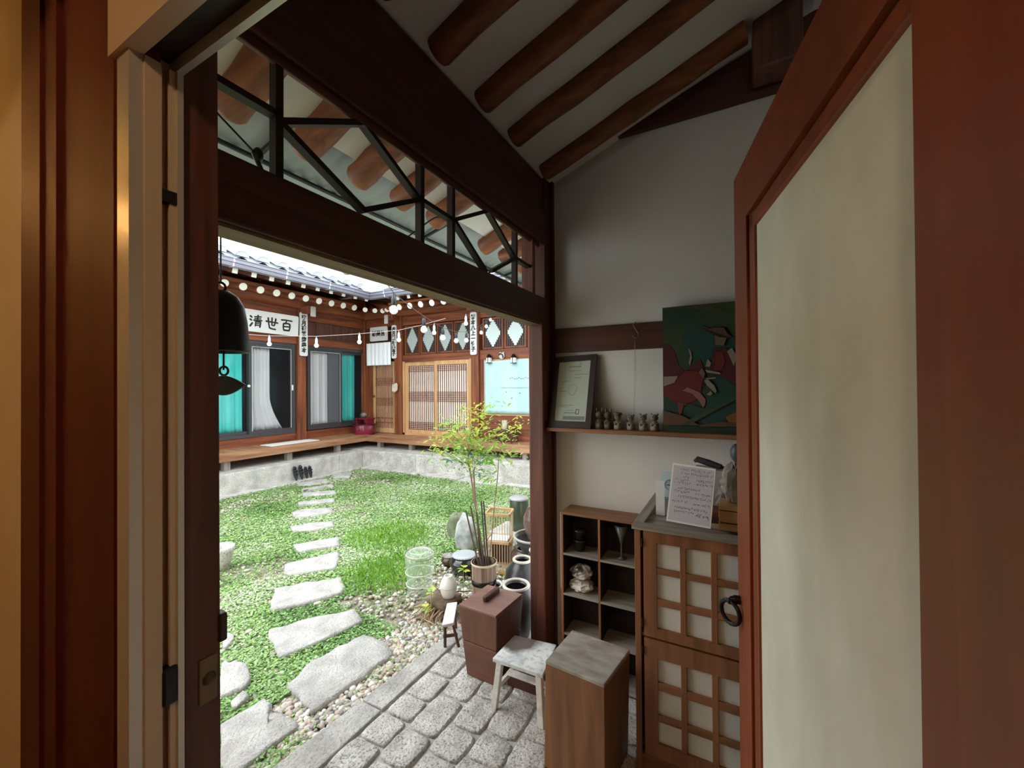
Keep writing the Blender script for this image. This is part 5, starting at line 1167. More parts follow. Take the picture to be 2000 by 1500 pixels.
# hook with string
hk = at(1240, 632, Y=WY-.014); e_ = thing('wall_hook', 'bent wire hook on the timber band with a long loop of string', 'hook', hk)
HP = [at(p[0], p[1], Y=WY-.022) for p in ((1240,630),(1236,634),(1240,641),(1247,652),(1246,659),(1240,661),(1235,656))]
obj('wire_hook', MB().tube(HP, .0016, 6).sphere(HP[0]+Vector((0,.008,0)), .005, 8, 6), plain('steel_wire', (.30,.26,.22), .35, .7), e_)
s0 = HP[5]
obj('string_loop', MB().tube([s0, s0+Vector((-.004,0,-.20)), at(1238,812,Y=2.06)], .0007, 4).tube([s0, s0+Vector((.004,0,-.20)), at(1238,812,Y=2.06)], .0007, 4), plain('thin_string', (.34,.30,.26), .8), e_)
# painting
PY = 2.030
pa = [at(1296,829,Y=PY), at(1297,601,Y=PY)]
x0, x1 = pa[0][0], .10; zt_ = pa[1][2]
pt = thing('painting', 'unframed painting of red robed figures on dark green, on the wall shelf', 'painting', ((x0+x1)/2, PY, SHZ+.0005))
obj('canvas', MB().box(x0, PY, SHZ+.0005, x1, PY+.02, zt_), noisy('painted_ground', (.008,.034,.022), (.034,.060,.016), 5, rough=.6, bump=.1, lo=.4, hi=.6), pt)
PC0 = {'teal': (.015,.085,.065), 'red': (.20,.018,.012), 'dred': (.11,.010,.014), 'cream': (.42,.34,.25), 'pink': (.40,.17,.17), 'brown': (.16,.075,.035), 'olive': (.07,.085,.03), 'orange': (.32,.12,.03), 'line': (.02,.012,.008), 'rose': (.24,.05,.05), 'tan': (.24,.15,.09)}
PM = {k: plain('paint_'+k, tuple(c*.62 for c in v), .6) for k, v in PC0.items()}
def q5(x, y): return (1280+x/5.556, 580+y/5.556)
zi = [0]
def shape(col, pts, nm='painted_shape'):
    zi[0] += 1; d = .0004*zi[0]
    P = [at(*q5(*p), Y=PY) for p in pts]; P = [Vector((min(max(p[0], x0), x1), PY-d, min(max(p[2], SHZ+.001), zt_))) for p in P]
    if col not in ('teal', 'olive', 'line'):
        c_ = sum(P, Vector())/len(P); Q_ = [q+(q-c_).normalized()*.0028+Vector((0,.0002,0)) for q in P]; Q_ = [Vector((min(max(q[0], x0), x1), PY-d+.0002, min(max(q[2], SHZ+.001), zt_))) for q in Q_]
        obj('painted_outline', MB().prism(Q_, (0,-.0001,0)), PM['line'], pt)
    obj(nm, MB().prism(P, (0,-.0003,0)), PM[col], pt)
shape('teal', [(330,330),(480,300),(640,330),(880,420),(890,1080),(700,900),(520,700),(420,700),(300,560),(270,420)])
shape('teal', [(660,880),(850,960),(890,1100),(880,1300),(560,1400),(420,1260),(300,1200),(520,1180)])
shape('olive', [(90,130),(500,130),(880,220),(880,190),(600,110),(880,60),(90,120)])
shape('dred', [(92,520),(150,520),(215,600),(250,740),(330,820),(400,740),(480,680),(520,760),(560,900),(500,1000),(440,1120),(300,1130),(220,1000),(92,900)])
shape('red', [(92,880),(250,870),(330,800),(450,800),(520,880),(490,1040),(430,1130),(330,1160),(270,1290),(230,1150),(92,1070)])
shape('cream', [(92,865),(245,858),(205,930),(92,970)])
shape('cream', [(355,550),(385,590),(398,660),(375,750),(362,720),(378,640)])
shape('pink', [(290,1015),(350,980),(480,1035),(545,1110),(540,1170),(518,1200),(470,1120),(400,1050)])
shape('rose', [(240,1140),(310,1160),(275,1290),(255,1260)])
shape('dred', [(640,560),(770,560),(850,690),(890,800),(890,980),(760,880),(640,840),(600,760),(620,640)])
shape('red', [(650,600),(720,580),(760,700),(720,800),(640,800)])
shape('cream', [(780,590),(830,550),(885,650),(850,750)])
shape('cream', [(570,670),(605,720),(590,760),(542,755)])
shape('tan', [(470,820),(505,770),(540,830),(520,890)])
shape('cream', [(540,790),(700,820),(710,840),(560,820)])
shape('cream', [(530,885),(650,870),(660,885),(560,895)])
shape('cream', [(530,905),(570,895),(640,960),(665,1020),(650,1045),(560,960)])
shape('cream', [(555,1060),(600,1020),(625,1050),(590,1070)])
shape('tan', [(640,410),(740,400),(770,450),(740,530),(650,520)])
shape('brown', [(470,310),(600,350),(640,335),(740,335),(780,400),(850,450),(700,420),(560,370)])
shape('line', [(470,312),(640,385),(780,430),(860,455),(700,440),(560,375)])
shape('brown', [(90,1230),(300,1290),(480,1390),(90,1390)])
shape('olive', [(260,1390),(560,1230),(885,1070),(885,1110),(600,1260),(360,1390)])
shape('orange', [(760,1300),(885,1240),(885,1370),(800,1370)])
shape('brown', [(480,1390),(700,1350),(885,1370),(885,1405),(480,1405)])
shape('olive', [(270,1145),(440,1185),(560,1225),(430,1200)])
# ================================================================== GARDEN CORNER BY THE COLUMN
ONG = noisy('onggi_glaze', (.035,.036,.042), (.075,.075,.085), 4, rough=.30, bump=.08, spec=.6)
ONGB = noisy('brown_glaze', (.055,.030,.020), (.12,.07,.05), 5, rough=.28, bump=.08, spec=.6)
RIMW = plain('pale_rim', (.66,.62,.55), .4)
DIN = plain('mouth_shade_black', (.004,.004,.004), 1, spec=0)
def onggi(px_, py, D, r_rim, r_body, zb, label, m=ONG, name='earthen_jar', belly=.62, rimm=RIMW):
    c = at(px_, py, D=D); h = c[2]-zb; x, y = c[0], c[1]
    t = thing(name, label, 'jar', (x, y, zb)); B = (x, y, zb)
    obj('body', MB().lathe([(.001,0),(r_body*.62,0),(r_body*.82,h*.22),(r_body,h*belly),(r_body*.94,h*.80),(r_rim*1.05,h*.955),(r_rim*.95,h*.97),(r_rim*.90,h*.99),(r_rim*.80,h*.93),(r_rim*.78,h*.70),(.001,h*.6)], B, 28), m, t)
    obj('rim', MB().torus((x, y, zb+h-.005), r_rim, .0095, (0,0,1), 30, 8), rimm, t)
    obj('mouth_shade', MB().lathe([(.001,h-.022),(r_rim*.97,h-.018)], B, 20), DIN, t)  # black disc stands in for the shade inside the open jar
    return t
onggi(1008, 1141, 2.42, .073, .118, 0.0, 'open grey earthen jar directly behind the lidded bin')
onggi(1020, 1091, 2.80, .058, .118, GZ, 'grey jar with a pale rim, taller and behind the jar nearest the bin')
onggi(962, 1141, 2.93, .068, .100, GZ, 'low open jar whose pale rim shows between planter and bin')
onggi(1052, 1073, 3.0, .062, .10, GZ, 'open jar mostly hidden by the corner column, right of the grey jar')
onggi(1030, 1068, 3.42, .10, .14, GZ, 'dark squat jar carrying the wide basin', ONGB, rimm=ONGB)
# basin with bottle jar
c = at(1043, 1047, D=3.30); zb = at(1030, 1068, D=3.42)[2]+.006
bs_ = thing('wide_basin', 'wide shallow dark basin on top of the squat jar beside the column', 'basin', (c[0]+.0, c[1], zb))
hh = c[2]-zb
obj('bowl', MB().lathe([(.001,0),(.09,0),(.15,hh*.8),(.165,hh),(.150,hh),(.135,hh*.75),(.08,.012),(.001,.01)], (c[0], c[1], zb), 32), ONG, bs_)
obj('rim', MB().torus((c[0], c[1], zb+hh), .158, .010, (0,0,1), 32, 8), plain('basin_rim', (.45,.42,.38), .4), bs_)
b_ = at(1050, 1058, D=3.30); zt2 = at(1046, 985, D=3.30)[2]
zz0 = zb+.013; H = zt2-zz0
bj = thing('bottle_jar', 'rounded brown glazed jar standing inside the wide basin', 'jar', (b_[0], b_[1], zz0))
obj('body', MB().lathe([(.001,0),(.055,0),(.075,H*.25),(.112,H*.55),(.112,H*.72),(.085,H*.9),(.04,H*.97),(.036,H),(.001,H)], (b_[0], b_[1], zz0), 28), noisy('brown_jar_glaze', (.10,.055,.045), (.20,.12,.11), 5, (1,1,6), .25, bump=.1), bj)
obj('shoulder_ring', MB().torus((b_[0], b_[1], zz0+H*.40), .098, .003, (0,0,1), 28, 6), ONGB, bj)
# green jar with lid, on a slab
c = at(1014, 1034, Z=-.02); gx, gy = c[0], c[1]
tag(obj('flat_stone', MB().box(gx-.26, gy-.18, GZ-.01, gx+.22, gy+.2, -.022), GRANITE, None, (gx, gy, GZ), .015), 'flat pale stone under the tall green jar', 'stone')
D_ = (Vector((gx, gy, 0))-EYE).dot(FW); r_ = 18.5*D_/F; h_ = 62*D_/F
gj = thing('lidded_jar', 'tall dark green cylindrical jar with a flat grey lid', 'jar', (gx, gy, -.0215))
obj('body', MB().lathe([(.001,0),(r_*.80,0),(r_*.95,h_*.3),(r_,h_*.5),(r_*.98,h_*.9),(r_*.94,h_*.95),(.001,h_*.95)], (gx, gy, -.0215), 28), noisy('green_glaze', (.035,.05,.028), (.07,.085,.05), 3, rough=.3, bump=.05, spec=.6), gj)
obj('lid', MB().lathe([(.001,h_*.955),(r_*1.03,h_*.955),(r_*1.03,h_*1.0),(r_*.9,h_*1.03),(.001,h_*1.05)], (gx, gy, -.0215), 28), plain('lid_grey', (.36,.36,.36), .4), gj)
# wooden cage
p0 = at(948, 1121, D=3.45); CL = thing('wooden_cage', 'pale wooden two tier cage with thin bars behind the planter', 'cage', (p0[0]+.1, p0[1]+.05, GZ))
ex = Vector((.96, .28, 0)).normalized(); ey = Vector((-.28, .96, 0)); O = Vector((p0[0], p0[1], 0)); Wd, Dp = .205, .17
zc0, zc1, zc2 = at(975,1118,D=3.45)[2], at(975,1058,D=3.45)[2], at(975,1003,D=3.45)[2]
PWD = wood('light', 'x')
def cgb(u0, u1, v0, v1, z0, z1):
    P = [O+ex*u0+ey*v0, O+ex*u1+ey*v0, O+ex*u1+ey*v1, O+ex*u0+ey*v1]; return MB().hexa([p+Vector((0,0,z0)) for p in P]+[p+Vector((0,0,z1)) for p in P])
for z in (zc0, zc1-.012, zc2-.016):
    for (u0,u1,v0,v1) in ((0,Wd,-.008,.008),(0,Wd,Dp-.008,Dp+.008),(-.008,.008,.008,Dp-.008),(Wd-.008,Wd+.008,.008,Dp-.008)): obj('rail', cgb(u0,u1,v0,v1,z,z+.02), PWD, CL)
obj('floor_board', cgb(.008, Wd-.008, .008, Dp-.008, zc0+.002, zc0+.008), wood('pale', 'x'), CL)
obj('tray', cgb(.02, Wd-.02, .02, Dp-.02, zc1, zc1+.012), plain('white_tray', (.72,.74,.76), .5), CL)
bar = MB()
for zA, zB in ((zc0+.02, zc1-.012), (zc1+.008, zc2-.016)):
    for i in range(9):
        u = Wd*(i+.5)/9
        for v in (0, Dp): q = O+ex*u+ey*v; bar.tube([q+Vector((0,0,zA)), q+Vector((0,0,zB))], .0022, 5)
    for i in range(6):
        v = Dp*(i+.5)/6
        for u in (0, Wd): q = O+ex*u+ey*v; bar.tube([q+Vector((0,0,zA)), q+Vector((0,0,zB))], .0022, 5)
obj('cage_bars', bar, wood('pale', 'z'), CL)['kind'] = 'stuff'
obj('back_board', cgb(.01, Wd-.01, Dp+.009, Dp+.014, zc0, zc1), wood('dark', 'x'), CL)
obj('dark_crate', cgb(-.02, Wd+.02, -.02, Dp+.02, GZ, zc0-.002), wood('dark', 'x'), CL)
# boulder
def rock(c, r, sc, seed, m, label, zmin, name='boulder'):
    rr = random.Random(seed); N, K = 16, 10; V = []; c = Vector(c); ph = [rr.uniform(0,6.28) for _ in range(6)]
    for i in range(K+1):
        a_ = math.pi*i/K
        for k in range(N):
            t = 2*math.pi*k/N; q = r*(1+.10*math.sin(2*t+ph[0]+a_)+.07*math.sin(3*t+ph[1]-2*a_)+rr.uniform(-.03,.03))
            sa_ = max(0, math.sin(a_))**.6; v = c+Vector((q*sc[0]*sa_*math.cos(t), q*sc[1]*sa_*math.sin(t), -q*sc[2]*math.cos(a_))); v[2] = max(v[2], zmin); V.append(v)
    return tag(obj(name, MB().add(V, [(i*N+k, i*N+(k+1)%N, (i+1)*N+(k+1)%N, (i+1)*N+k) for i in range(K) for k in range(N)], True), m, None, (c[0], c[1], zmin)), label, 'stone')
RK = noisy('mossy_rock', (.24,.26,.26), (.56,.57,.55), 9, rough=.85, bump=.8, bscale=25)
c = at(910, 1048, D=3.95); rock((c[0], c[1], .04), .125, (.75,.75,1.45), 2, RK, 'upright grey boulder behind the ribbed lid jar', GZ-.01)
c = at(893, 1040, D=4.3); rock((c[0], c[1], .0), .12, (.8,.8,1.1), 5, noisy('green_rock', (.12,.14,.08), (.30,.32,.22), 7, rough=.9, bump=.8, bscale=25), 'low mossy green stone left behind the grey boulder', GZ-.01)
# glazed jar with a ribbed dish on top
c = at(907, 1083, D=3.45); H = c[2]-GZ
t = thing('glazed_jar', 'glossy dark jar under a ribbed white dish', 'jar', (c[0], c[1], GZ))
obj('body', MB().lathe([(.001,0),(.09,0),(.12,H*.5),(.125,H*.62),(.10,H*.88),(.085,H*.94),(.001,H*.94)], (c[0], c[1], GZ), 28), plain('glossy_glaze', (.018,.018,.020), .08, spec=.8), t)
dsh = MB(); V = []
for r0, z0 in ((.001,.012),(.07,.010),(.096,.004),(.100,-.004),(.09,-.010),(.001,-.012)):
    for k in range(48):
        tt_ = 2*math.pi*k/48; q = r0*(1+(.035 if k % 2 else 0)*(1 if r0 > .05 else 0)); V.append((c[0]+q*math.cos(tt_), c[1]+q*math.sin(tt_), c[2]+z0))
dsh.add(V, [(i*48+k, i*48+(k+1)%48, (i+1)*48+(k+1)%48, (i+1)*48+k) for i in range(5) for k in range(48)])
tag(obj('ribbed_dish', dsh, plain('dish_white', (.38,.42,.44), .35), None, (c[0], c[1], c[2]-.012)), 'round ribbed pale dish lying upside down on the glossy jar', 'dish')
c = at(878, 1083, D=3.6); H = c[2]-GZ
t = thing('small_lidded_jar', 'small brown jar with a knobbed lid left of the glossy jar', 'jar', (c[0], c[1], GZ))
obj('body', MB().lathe([(.001,0),(.055,0),(.075,H*.5),(.06,H*.85),(.001,H*.87)], (c[0], c[1], GZ), 22), plain('brown_gloss', (.06,.03,.018), .2), t)
obj('lid', MB().lathe([(.001,H*.87),(.062,H*.88),(.055,H*.96),(.02,H*1.02),(.014,H*1.10),(.001,H*1.12)], (c[0], c[1], GZ), 22), noisy('worn_lid', (.16,.12,.10), (.42,.40,.38), 9, rough=.3, bump=.1), t)
# wooden tub planter with sticks and the small tree
c = at(945, 1096, D=2.75); H = c[2]-GZ; PX, PYY = c[0], c[1]
tb_ = thing('wooden_tub', 'round wooden stave tub with an iron hoop behind the lidded bin', 'planter', (PX, PYY, GZ))
R1 = .083; STV = noisy('stave_wood', (.13,.075,.05), (.36,.24,.17), 5, (6,6,.6), .6, bump=.3)
ns = 16
for k in range(ns):
    a0, a1 = 2*math.pi*(k+.03)/ns, 2*math.pi*(k+.97)/ns; P = []
    for z in (0, H):
        q = R1*(.90 if z == 0 else 1.0)
        P += [(PX+(q-.012)*math.cos(a0), PYY+(q-.012)*math.sin(a0), GZ+z), (PX+q*math.cos(a0), PYY+q*math.sin(a0), GZ+z), (PX+q*math.cos(a1), PYY+q*math.sin(a1), GZ+z), (PX+(q-.012)*math.cos(a1), PYY+(q-.012)*math.sin(a1), GZ+z)]
    obj('stave', MB().hexa(P), STV, tb_)
obj('hoop', MB().lathe([(R1*.985,H*.64),(R1*1.0,H*.64),(R1*1.005,H*.72),(R1*.985,H*.72)], (PX, PYY, GZ), 32), IRON, tb_)
obj('rim_band', MB().lathe([(R1*.99,H*.965),(R1*1.03,H*.965),(R1*1.03,H),(R1*.86,H),(R1*.86,H*.97)], (PX, PYY, GZ), 32), wood('pale', 'x'), tb_)
obj('tub_soil', MB().lathe([(.001,H*.86),(R1*.84,H*.86),(R1*.84,H*.80),(.001,H*.80)], (PX, PYY, GZ), 24), SOIL, tb_)
zs_ = GZ+H*.86
BRN = plain('dark_stick', (.045,.025,.018), .6)
for i, (px_, py, ox) in enumerate(((910,998,-.02),(919,988,-.005),(928,978,.0),(940,979,.015),(944.5,979,.028))):
    tp_ = at(px_, py, D=2.95+.02*i); lab = ['leftmost and most slanting dark stick in the wooden tub','second dark stick from the left in the wooden tub','third dark stick from the left in the wooden tub','left one of the two upright paired sticks in the tub','right one of the two upright paired sticks in the tub'][i]
    tag(obj('garden_stick', MB().tube([(PX+ox*.8, PYY+.02*(i-2)*.6, zs_), tp_], .0055, 7), BRN, None, (PX+ox*.8, PYY, zs_)), lab, 'stick', 'dark sticks in the tub')
TR = thing('nandina_shrub', 'slender shrub with fresh yellow green leaves rising from the wooden tub', 'shrub', (PX, PYY+.01, zs_))
BK = noisy('bark', (.14,.085,.05), (.30,.20,.13), 12, (4,4,.5), .8, bump=.3)
def pw(px_, py, D): return at(px_, py, D=D)
t1 = [Vector((PX-.02, PYY, zs_)), pw(932,1010,2.95), pw(920,930,2.95), pw(914,900,2.95), pw(917,860,2.96), pw(922,830,2.97)]
t2 = [Vector((PX-.005, PYY+.02, zs_)), pw(930,1000,2.98), pw(925,920,2.98), pw(928,912,2.98)]
obj('stem', MB().tube(t1, [.0085,.0075,.0065,.0055,.004,.003], 8), BK, TR); obj('stem', MB().tube(t2, [.0075,.0065,.006,.005], 8), BK, TR)
t3 = [pw(966,985,3.1), pw(972,930,3.1), pw(974,895,3.1), pw(985,850,3.1)]; t3 = [Vector((PX+.02, PYY+.03, zs_))]+t3
obj('stem', MB().tube(t3, [.004,.004,.0035,.003,.002], 6), BK, TR)
rr = random.Random(21); leafm = {}
def leaf_mesh(n, c):
    m, nn_, b = base('leaf_'+n, .45); b.inputs['Base Color'].default_value = c+(1,)
    tr_ = nn_.nodes.new('ShaderNodeBsdfTranslucent'); tr_.inputs[0].default_value = c+(1,); mx = nn_.nodes.new('ShaderNodeMixShader'); mx.inputs[0].default_value = .35
    nn_.links.new(b.outputs[0], mx.inputs[1]); nn_.links.new(tr_.outputs[0], mx.inputs[2]); nn_.links.new(mx.outputs[0], nn_.nodes['Material Output'].inputs[0])
    V = [(0,0,0),(.35,.17,.03),(.35,0,-.02),(.35,-.17,.03),(.7,.13,.02),(.7,0,-.03),(.7,-.13,.02),(1,0,-.10)]
    me = bpy.data.meshes.new('leaf'); me.from_pydata(V, [], [(0,2,1),(0,3,2),(1,2,5,4),(2,3,6,5),(4,5,7),(5,6,7)]); me.materials.append(m); return me
LM = [leaf_mesh('yellow', (.62,.68,.10)), leaf_mesh('fresh', (.38,.62,.10)), leaf_mesh('mid', (.20,.46,.08)), leaf_mesh('blueish', (.20,.38,.26))]
tips = [(915,800,'y'),(945,795,'y'),(897,818,'y'),(872,826,'f'),(862,835,'b'),(905,840,'y'),(930,815,'y'),(956,822,'y'),(975,835,'y'),(1000,835,'y'),(1015,828,'y'),(870,858,'b'),(885,862,'f'),(900,870,'m'),(920,858,'f'),(945,850,'f'),(960,860,'f'),(985,850,'f'),(850,880,'y'),(862,890,'b'),(880,885,'f'),(905,895,'m'),(930,885,'m'),(950,888,'m'),(965,880,'f'),(990,870,'f'),(845,868,'y'),(915,912,'m'),(940,905,'b'),(985,895,'m'),(960,905,'m'),(935,930,'b'),(955,940,'m'),(1000,885,'f'),(925,870,'f'),(940,868,'f'),(888,905,'b'),(910,880,'f'),(875,845,'y'),(958,790,'f'),(972,960,'f'),(935,840,'y'),(925,893,'m'),(908,850,'m'),(948,872,'m'),(890,842,'f'),(968,893,'m'),(918,835,'f')]
nl = 0
BM = MB()
for (px_, py, k) in tips:
    D = 2.97+rr.uniform(-.16,.16); e = pw(px_, py, D); src = pw(920+.25*(px_-920), min(py+35, 905), 2.97); BM.tube([src, src.lerp(e,.6)+Vector((0,0,.015)), e], [.0018,.0013,.0008], 4, False)
    for j in range(6):
        if nl >= 290: break
        m = {'y':0,'f':1,'m':2,'b':3}[k]; m = m if rr.random() < .7 else rr.choice((0,1,2))
        tt_ = rr.uniform(.45,1); q = src.lerp(e, tt_) if j else e; yaw = rr.uniform(0,6.28); L = rr.uniform(.040,.064)
        inst('leaf', LM[m], TR, q+Vector((rr.uniform(-.012,.012), rr.uniform(-.012,.012), rr.uniform(-.01,.012))), (rr.uniform(-.6,.6), rr.uniform(-.5,.7), yaw), (L, L*1.15, L)); nl += 1
obj('twigs', BM, BK, TR)['kind'] = 'stuff'
extra = {0: MB(), 1: MB(), 2: MB()}
LV = [Vector(v) for v in ((0,0,0),(.35,.17,.03),(.35,0,-.02),(.35,-.17,.03),(.7,.13,.02),(.7,0,-.03),(.7,-.13,.02),(1,0,-.10))]
for i in range(820):
    px_, py, k = rr.choice(tips); D = 2.97+rr.gauss(0,.10); q = pw(px_+rr.gauss(0,13), py+rr.gauss(0,12), D); L = rr.uniform(.026,.050)
    R_m = Matrix.Rotation(rr.uniform(0,6.28), 4, 'Z') @ Matrix.Rotation(rr.uniform(-.6,.8), 4, 'Y') @ Matrix.Rotation(rr.uniform(-.6,.6), 4, 'X')
    m = {'y':0,'f':1,'m':2,'b':2}[k]; extra[m if rr.random() < .75 else rr.choice((0,1,2))].add([q+(R_m @ (v*L)) for v in LV], [(0,2,1),(0,3,2),(1,2,5,4),(2,3,6,5),(4,5,7),(5,6,7)])
for k, mb_ in extra.items(): obj('small_leaves', mb_, LM[k].materials[0], TR)['kind'] = 'stuff'
# glass jar upside down
c = at(820, 1160, Z=GZ); D_ = (c-EYE).dot(FW); R_, H_ = 28*D_/F, 84*D_/F
GL, _n, _b = base('clear_plastic', .05); _b.inputs['Base Color'].default_value = (.70,.78,.74,1); _b.inputs['Alpha'].default_value = .20; _b.inputs['Specular IOR Level'].default_value = 1.0
RIDGE_M = plain('ridge_highlight', (.82,.86,.84), .1, alpha=.5)  # whitish tint paints the clear plastic's highlights onto the ridges
gt = thing('clear_jar', 'large clear ridged plastic jar upside down in the grass', 'jar', (c[0], c[1], GZ))
pf = [(R_*.80,0),(R_*.84,H_*.03),(R_*.86,H_*.22),(R_*.90,H_*.24),(R_*.90,H_*.26),(R_*.87,H_*.28),(R_*.92,H_*.50),(R_*.96,H_*.52),(R_*.94,H_*.55),(R_*1.0,H_*.80),(R_*.97,H_*.92),(R_*.80,H_*.985),(R_*.6,H_),(.001,H_*.98)]
obj('jar_body', MB().lathe(pf, (c[0], c[1], GZ+.004), 32), GL, gt)
for q, z in ((.91,.25),(.965,.52),(.93,.93),(.66,.99),(.83,.01)): obj('ridge', MB().torus((c[0], c[1], GZ+.004+H_*z), R_*q, .0035, (0,0,1), 32, 6), RIDGE_M, gt)
obj('wire_ring', MB().torus((c[0], c[1]+.01, GZ+H_*.93), R_*1.08, .003, (.1,0,1), 32, 6), plain('bamboo_ring', (.34,.28,.16), .6), gt)
# driftwood with white pot
c = at(868, 1160, D=2.80); rx, ry = c[0], c[1]
dw_ = thing('driftwood_stump', 'tangled root stump carrying the white pot beside the kerb', 'driftwood', (rx-.02, ry-.02, GZ))
RT_ = noisy('root_wood', (.24,.15,.08), (.58,.42,.27), 10, rough=.7, bump=.5); RTD = noisy('root_dark', (.09,.055,.035), (.26,.17,.11), 10, rough=.8, bump=.5)
zt3 = c[2]-.01
V = []; N = 22; rr = random.Random(8); rad = [rr.uniform(.085,.125) for _ in range(N)]
for k_, z in ((.75, zt3-.06), (1.0, zt3-.045), (1.06, zt3-.01), (.9, zt3), (.5, zt3-.006), (.01, zt3-.008)):
    for k in range(N): V.append((rx+rad[k]*k_*math.cos(2*math.pi*k/N), ry+rad[k]*k_*math.sin(2*math.pi*k/N), z+rr.uniform(-.004,.004)))
obj('root_plate', MB().add(V, [(i*N+k, i*N+(k+1)%N, (i+1)*N+(k+1)%N, (i+1)*N+k) for i in range(5) for k in range(N)], True), RTD, dw_)
obj('root_core', MB().lathe([(.08,0),(.075,.10),(.06,zt3-GZ-.05),(.001,zt3-GZ-.05)], (rx, ry, GZ), 12), RTD, dw_)
for i in range(84):
    a_ = rr.uniform(0, 6.28); r0 = rr.uniform(.03,.10); p = Vector((rx+r0*math.cos(a_), ry+r0*math.sin(a_), rr.uniform(GZ+.10, zt3-.03))); pts = [p]
    dir_ = Vector((math.cos(a_), math.sin(a_), -.3))
    if i % 2: dir_ = Vector((-.7+rr.uniform(-.3,.3), -.9+rr.uniform(-.3,.3), -.3))
    for s in range(6):
        dir_ = (dir_+Vector((rr.uniform(-.9,.9), rr.uniform(-.9,.9), rr.uniform(-.7,.25)))).normalized(); p = p+dir_*.034; p[2] = max(p[2], GZ+.008); pts.append(p.copy())
    obj('root', MB().tube(pts, [rr.uniform(.003,.006)]*6+[.0015], 5), RT_ if rr.random() < .6 else RTD, dw_)
wp_ = at(876, 1150, D=2.78); z0 = zt3+.0035
wpo = thing('white_pot', 'small matt white round shouldered pot on the driftwood stump', 'pot', (wp_[0], wp_[1], z0)); Hh = 41*2.78/F
obj('body', MB().lathe([(.001,0),(.040,0),(.050,Hh*.2),(.057,Hh*.42),(.058,Hh*.55),(.045,Hh*.8),(.030,Hh*.96),(.028,Hh),(.022,Hh),(.020,Hh*.85),(.001,Hh*.8)], (wp_[0], wp_[1], z0), 28), plain('matt_white', (.72,.70,.65), .6), wpo)
obj('groove', MB().torus((wp_[0], wp_[1], z0+Hh*.48), .0575, .0015, (0,0,1), 28, 6), plain('pot_groove', (.45,.43,.39), .7), wpo)
# a few broad leaved sprouts around the stump
for i, (px_, py, D, lab) in enumerate(((842,1150,2.72,'small yellow green sprout left of the white pot'), (905,1108,3.0,'pale green sprout right of the white pot'), (833,1185,2.7,'low yellow green sprout at the foot of the driftwood'))):
    e = at(px_, py, D=D); sp = thing('sprout', lab, 'plant', (e[0], e[1], GZ))
    obj('stem', MB().tube([(e[0], e[1], GZ), e], .0022, 5), plain('stem_green_%d' % i, (.25,.42,.10), .6), sp)
    for j in range(7):
        a_ = j*2.4+i; L = rr.uniform(.035,.055); inst('leaf', LM[(0,1,0)[j % 3]], sp, Vector((e[0], e[1], e[2]-.012*(j % 3))), (rr.uniform(-.4,.4), rr.uniform(-.4,.3), a_), (L, L*1.6, L))
# stone basin half hidden by the post
c = at(432, 1085, Z=GZ+.12)
gb_ = thing('stone_basin', 'pale rounded stone basin half hidden behind the door post', 'basin', (c[0]-.02, c[1], GZ))
D_ = (c-EYE).dot(FW); r_ = 27*D_/F
obj('bowl', MB().lathe([(.001,0),(r_*.55,0),(r_*.75,.08),(r_*.97,.17),(r_,.20),(r_*.88,.20),(r_*.80,.14),(.001,.10)], (c[0]-.0, c[1], GZ), 20, .8), GRANITE, gb_)
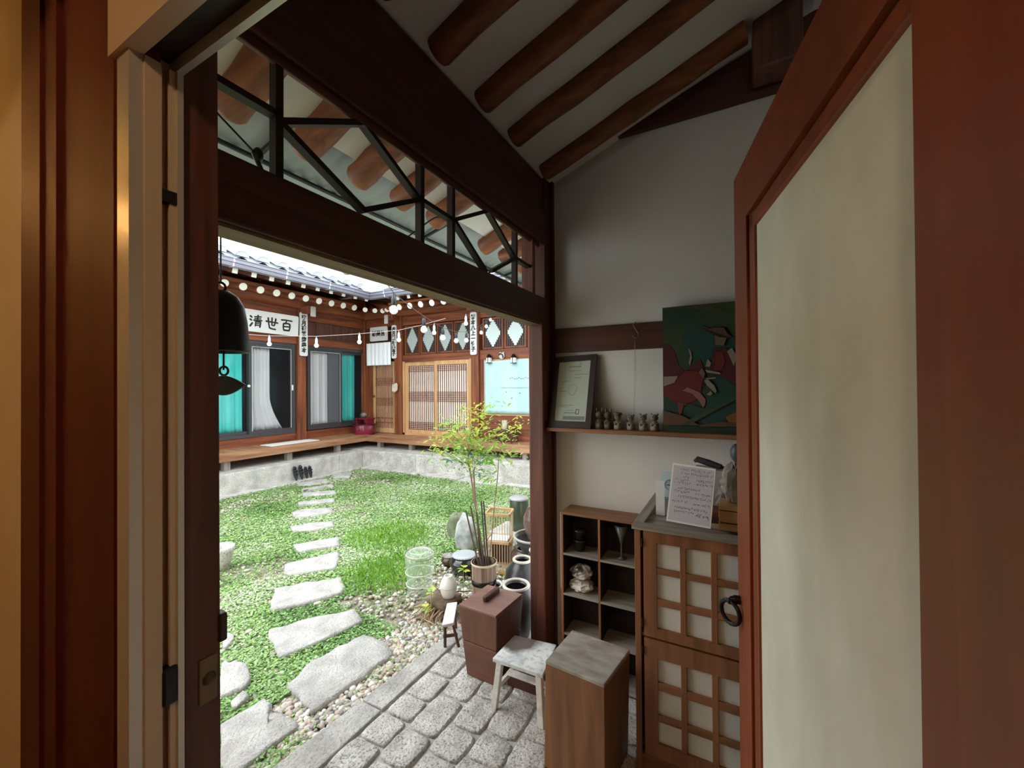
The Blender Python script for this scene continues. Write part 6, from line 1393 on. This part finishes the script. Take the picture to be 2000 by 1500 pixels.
# ================================================================== STRING LIGHTS
CORD = plain('pale_cord', (.55,.45,.42), .6); CORD2 = plain('dark_cord', (.10,.07,.06), .6)
BULB = plain('frosted_bulb', (.92,.92,.90), .25, emit=0); WB = plain('warm_bulb', (1.0,.94,.78), .3, emit=.9); GB = plain('unlit_bulb', (.42,.42,.41), .3)
SOCK = plain('black_socket', (.012,.012,.014), .4); SOCW = plain('pale_socket', (.55,.60,.66), .4)
def strand(name, label, pts, mat, r=.003):
    P = [at(a_, b_, D=d_) for a_, b_, d_ in pts]; Q = []
    for i in range(len(P)-1):
        for k in range(4): Q.append(P[i].lerp(P[i+1], k/4))
    Q.append(P[-1]); t = thing(name, label, 'string lights', P[0]); obj('cord', MB().tube(Q, r, 5), mat, t); return t
def bulb(t, px_, py, D, rpx, sock, glass, sh=2.2):
    r = rpx*D/F; c = at(px_, py, D=D)
    b = obj('bulb', MB().lathe([(.0005,-r),(r*.55,-r*.85),(r*.92,-r*.4),(r,0),(r*.86,r*.5),(r*.55,r*.95),(r*.45,r*1.2),(.001,r*1.2)], c, 18), glass, t)
    obj('socket', MB().lathe([(.001,r*1.1),(r*.52,r*1.1),(r*.60,r*1.5),(r*.60,r*(1.2+sh*.6)),(r*.35,r*(1.2+sh)),(.001,r*(1.2+sh))], c, 14).tube([c+Vector((0,0,r*(1.2+sh))), c+Vector((0,0,r*(1.2+sh)+r*.9))], r*.12, 5), sock, b)
s2_ = strand('string_lights', 'near strand of big round bulbs in black sockets sagging across the yard', [(655,468,2.3),(735,526,2.75),(769,572,3.2),(800,598,3.6),(828,618,4.05),(864,640,4.8),(891,648,5.4),(911,648,5.9),(930,642,6.3),(948,628,6.7),(960,612,7.0)], CORD2)
bulb(s2_, 769, 606, 3.2, 8.2, SOCK, BULB); bulb(s2_, 828, 644, 4.05, 6.6, SOCK, BULB); bulb(s2_, 865, 660, 4.8, 5.4, SOCK, BULB); bulb(s2_, 891, 666, 5.4, 4.6, SOCK, BULB); bulb(s2_, 911, 665, 5.9, 4.4, SOCK, BULB); bulb(s2_, 940, 650, 6.5, 3.6, SOCK, BULB); bulb(s2_, 950, 638, 6.7, 3.6, SOCK, BULB); bulb(s2_, 958, 625, 6.9, 3.2, SOCK, BULB)
s1_ = strand('string_lights', 'far pale strand of small warm bulbs in front of the sliding windows', [(380,640,4.9),(430,650,5.2),(480,653,5.4),(526,656,5.6),(618,657,5.9),(702,652,6.1),(778,645,6.2),(820,636,6.25),(848,628,6.3),(870,622,6.4)], CORD)
for px_, py, D in ((526,672,5.6),(618,675,5.9),(702,668,6.1),(779,664,6.2),(848,650,6.3),(910,632,6.5)): bulb(s1_, px_, py, D, 4.1, SOCW, WB, 2.4)
e1 = thing('eave_bulb', 'single unlit frosted bulb hanging under the near eave against the roof tiles', 'bulb', at(677, 528, D=2.3))
bulb(e1, 677, 528, 2.3, 9.2, SOCK, GB, 1.4)
c = at(677, 528, D=2.3); r = 9.2*2.3/F; obj('hanging_wire', MB().tube([c+Vector((0,0,r*3.4)), (c[0], c[1], cz(c[0])-.02)], .002, 5), SOCK, e1)
# own building's yard wall beyond the column, bounding the yard
struct('wall_yard', MB().box(-1.0, 3.2, -.1, -.9, 6.0, 2.5).box(-1.0, 2.24, 1.9, -.9, 3.2, 2.5), PLASTER)
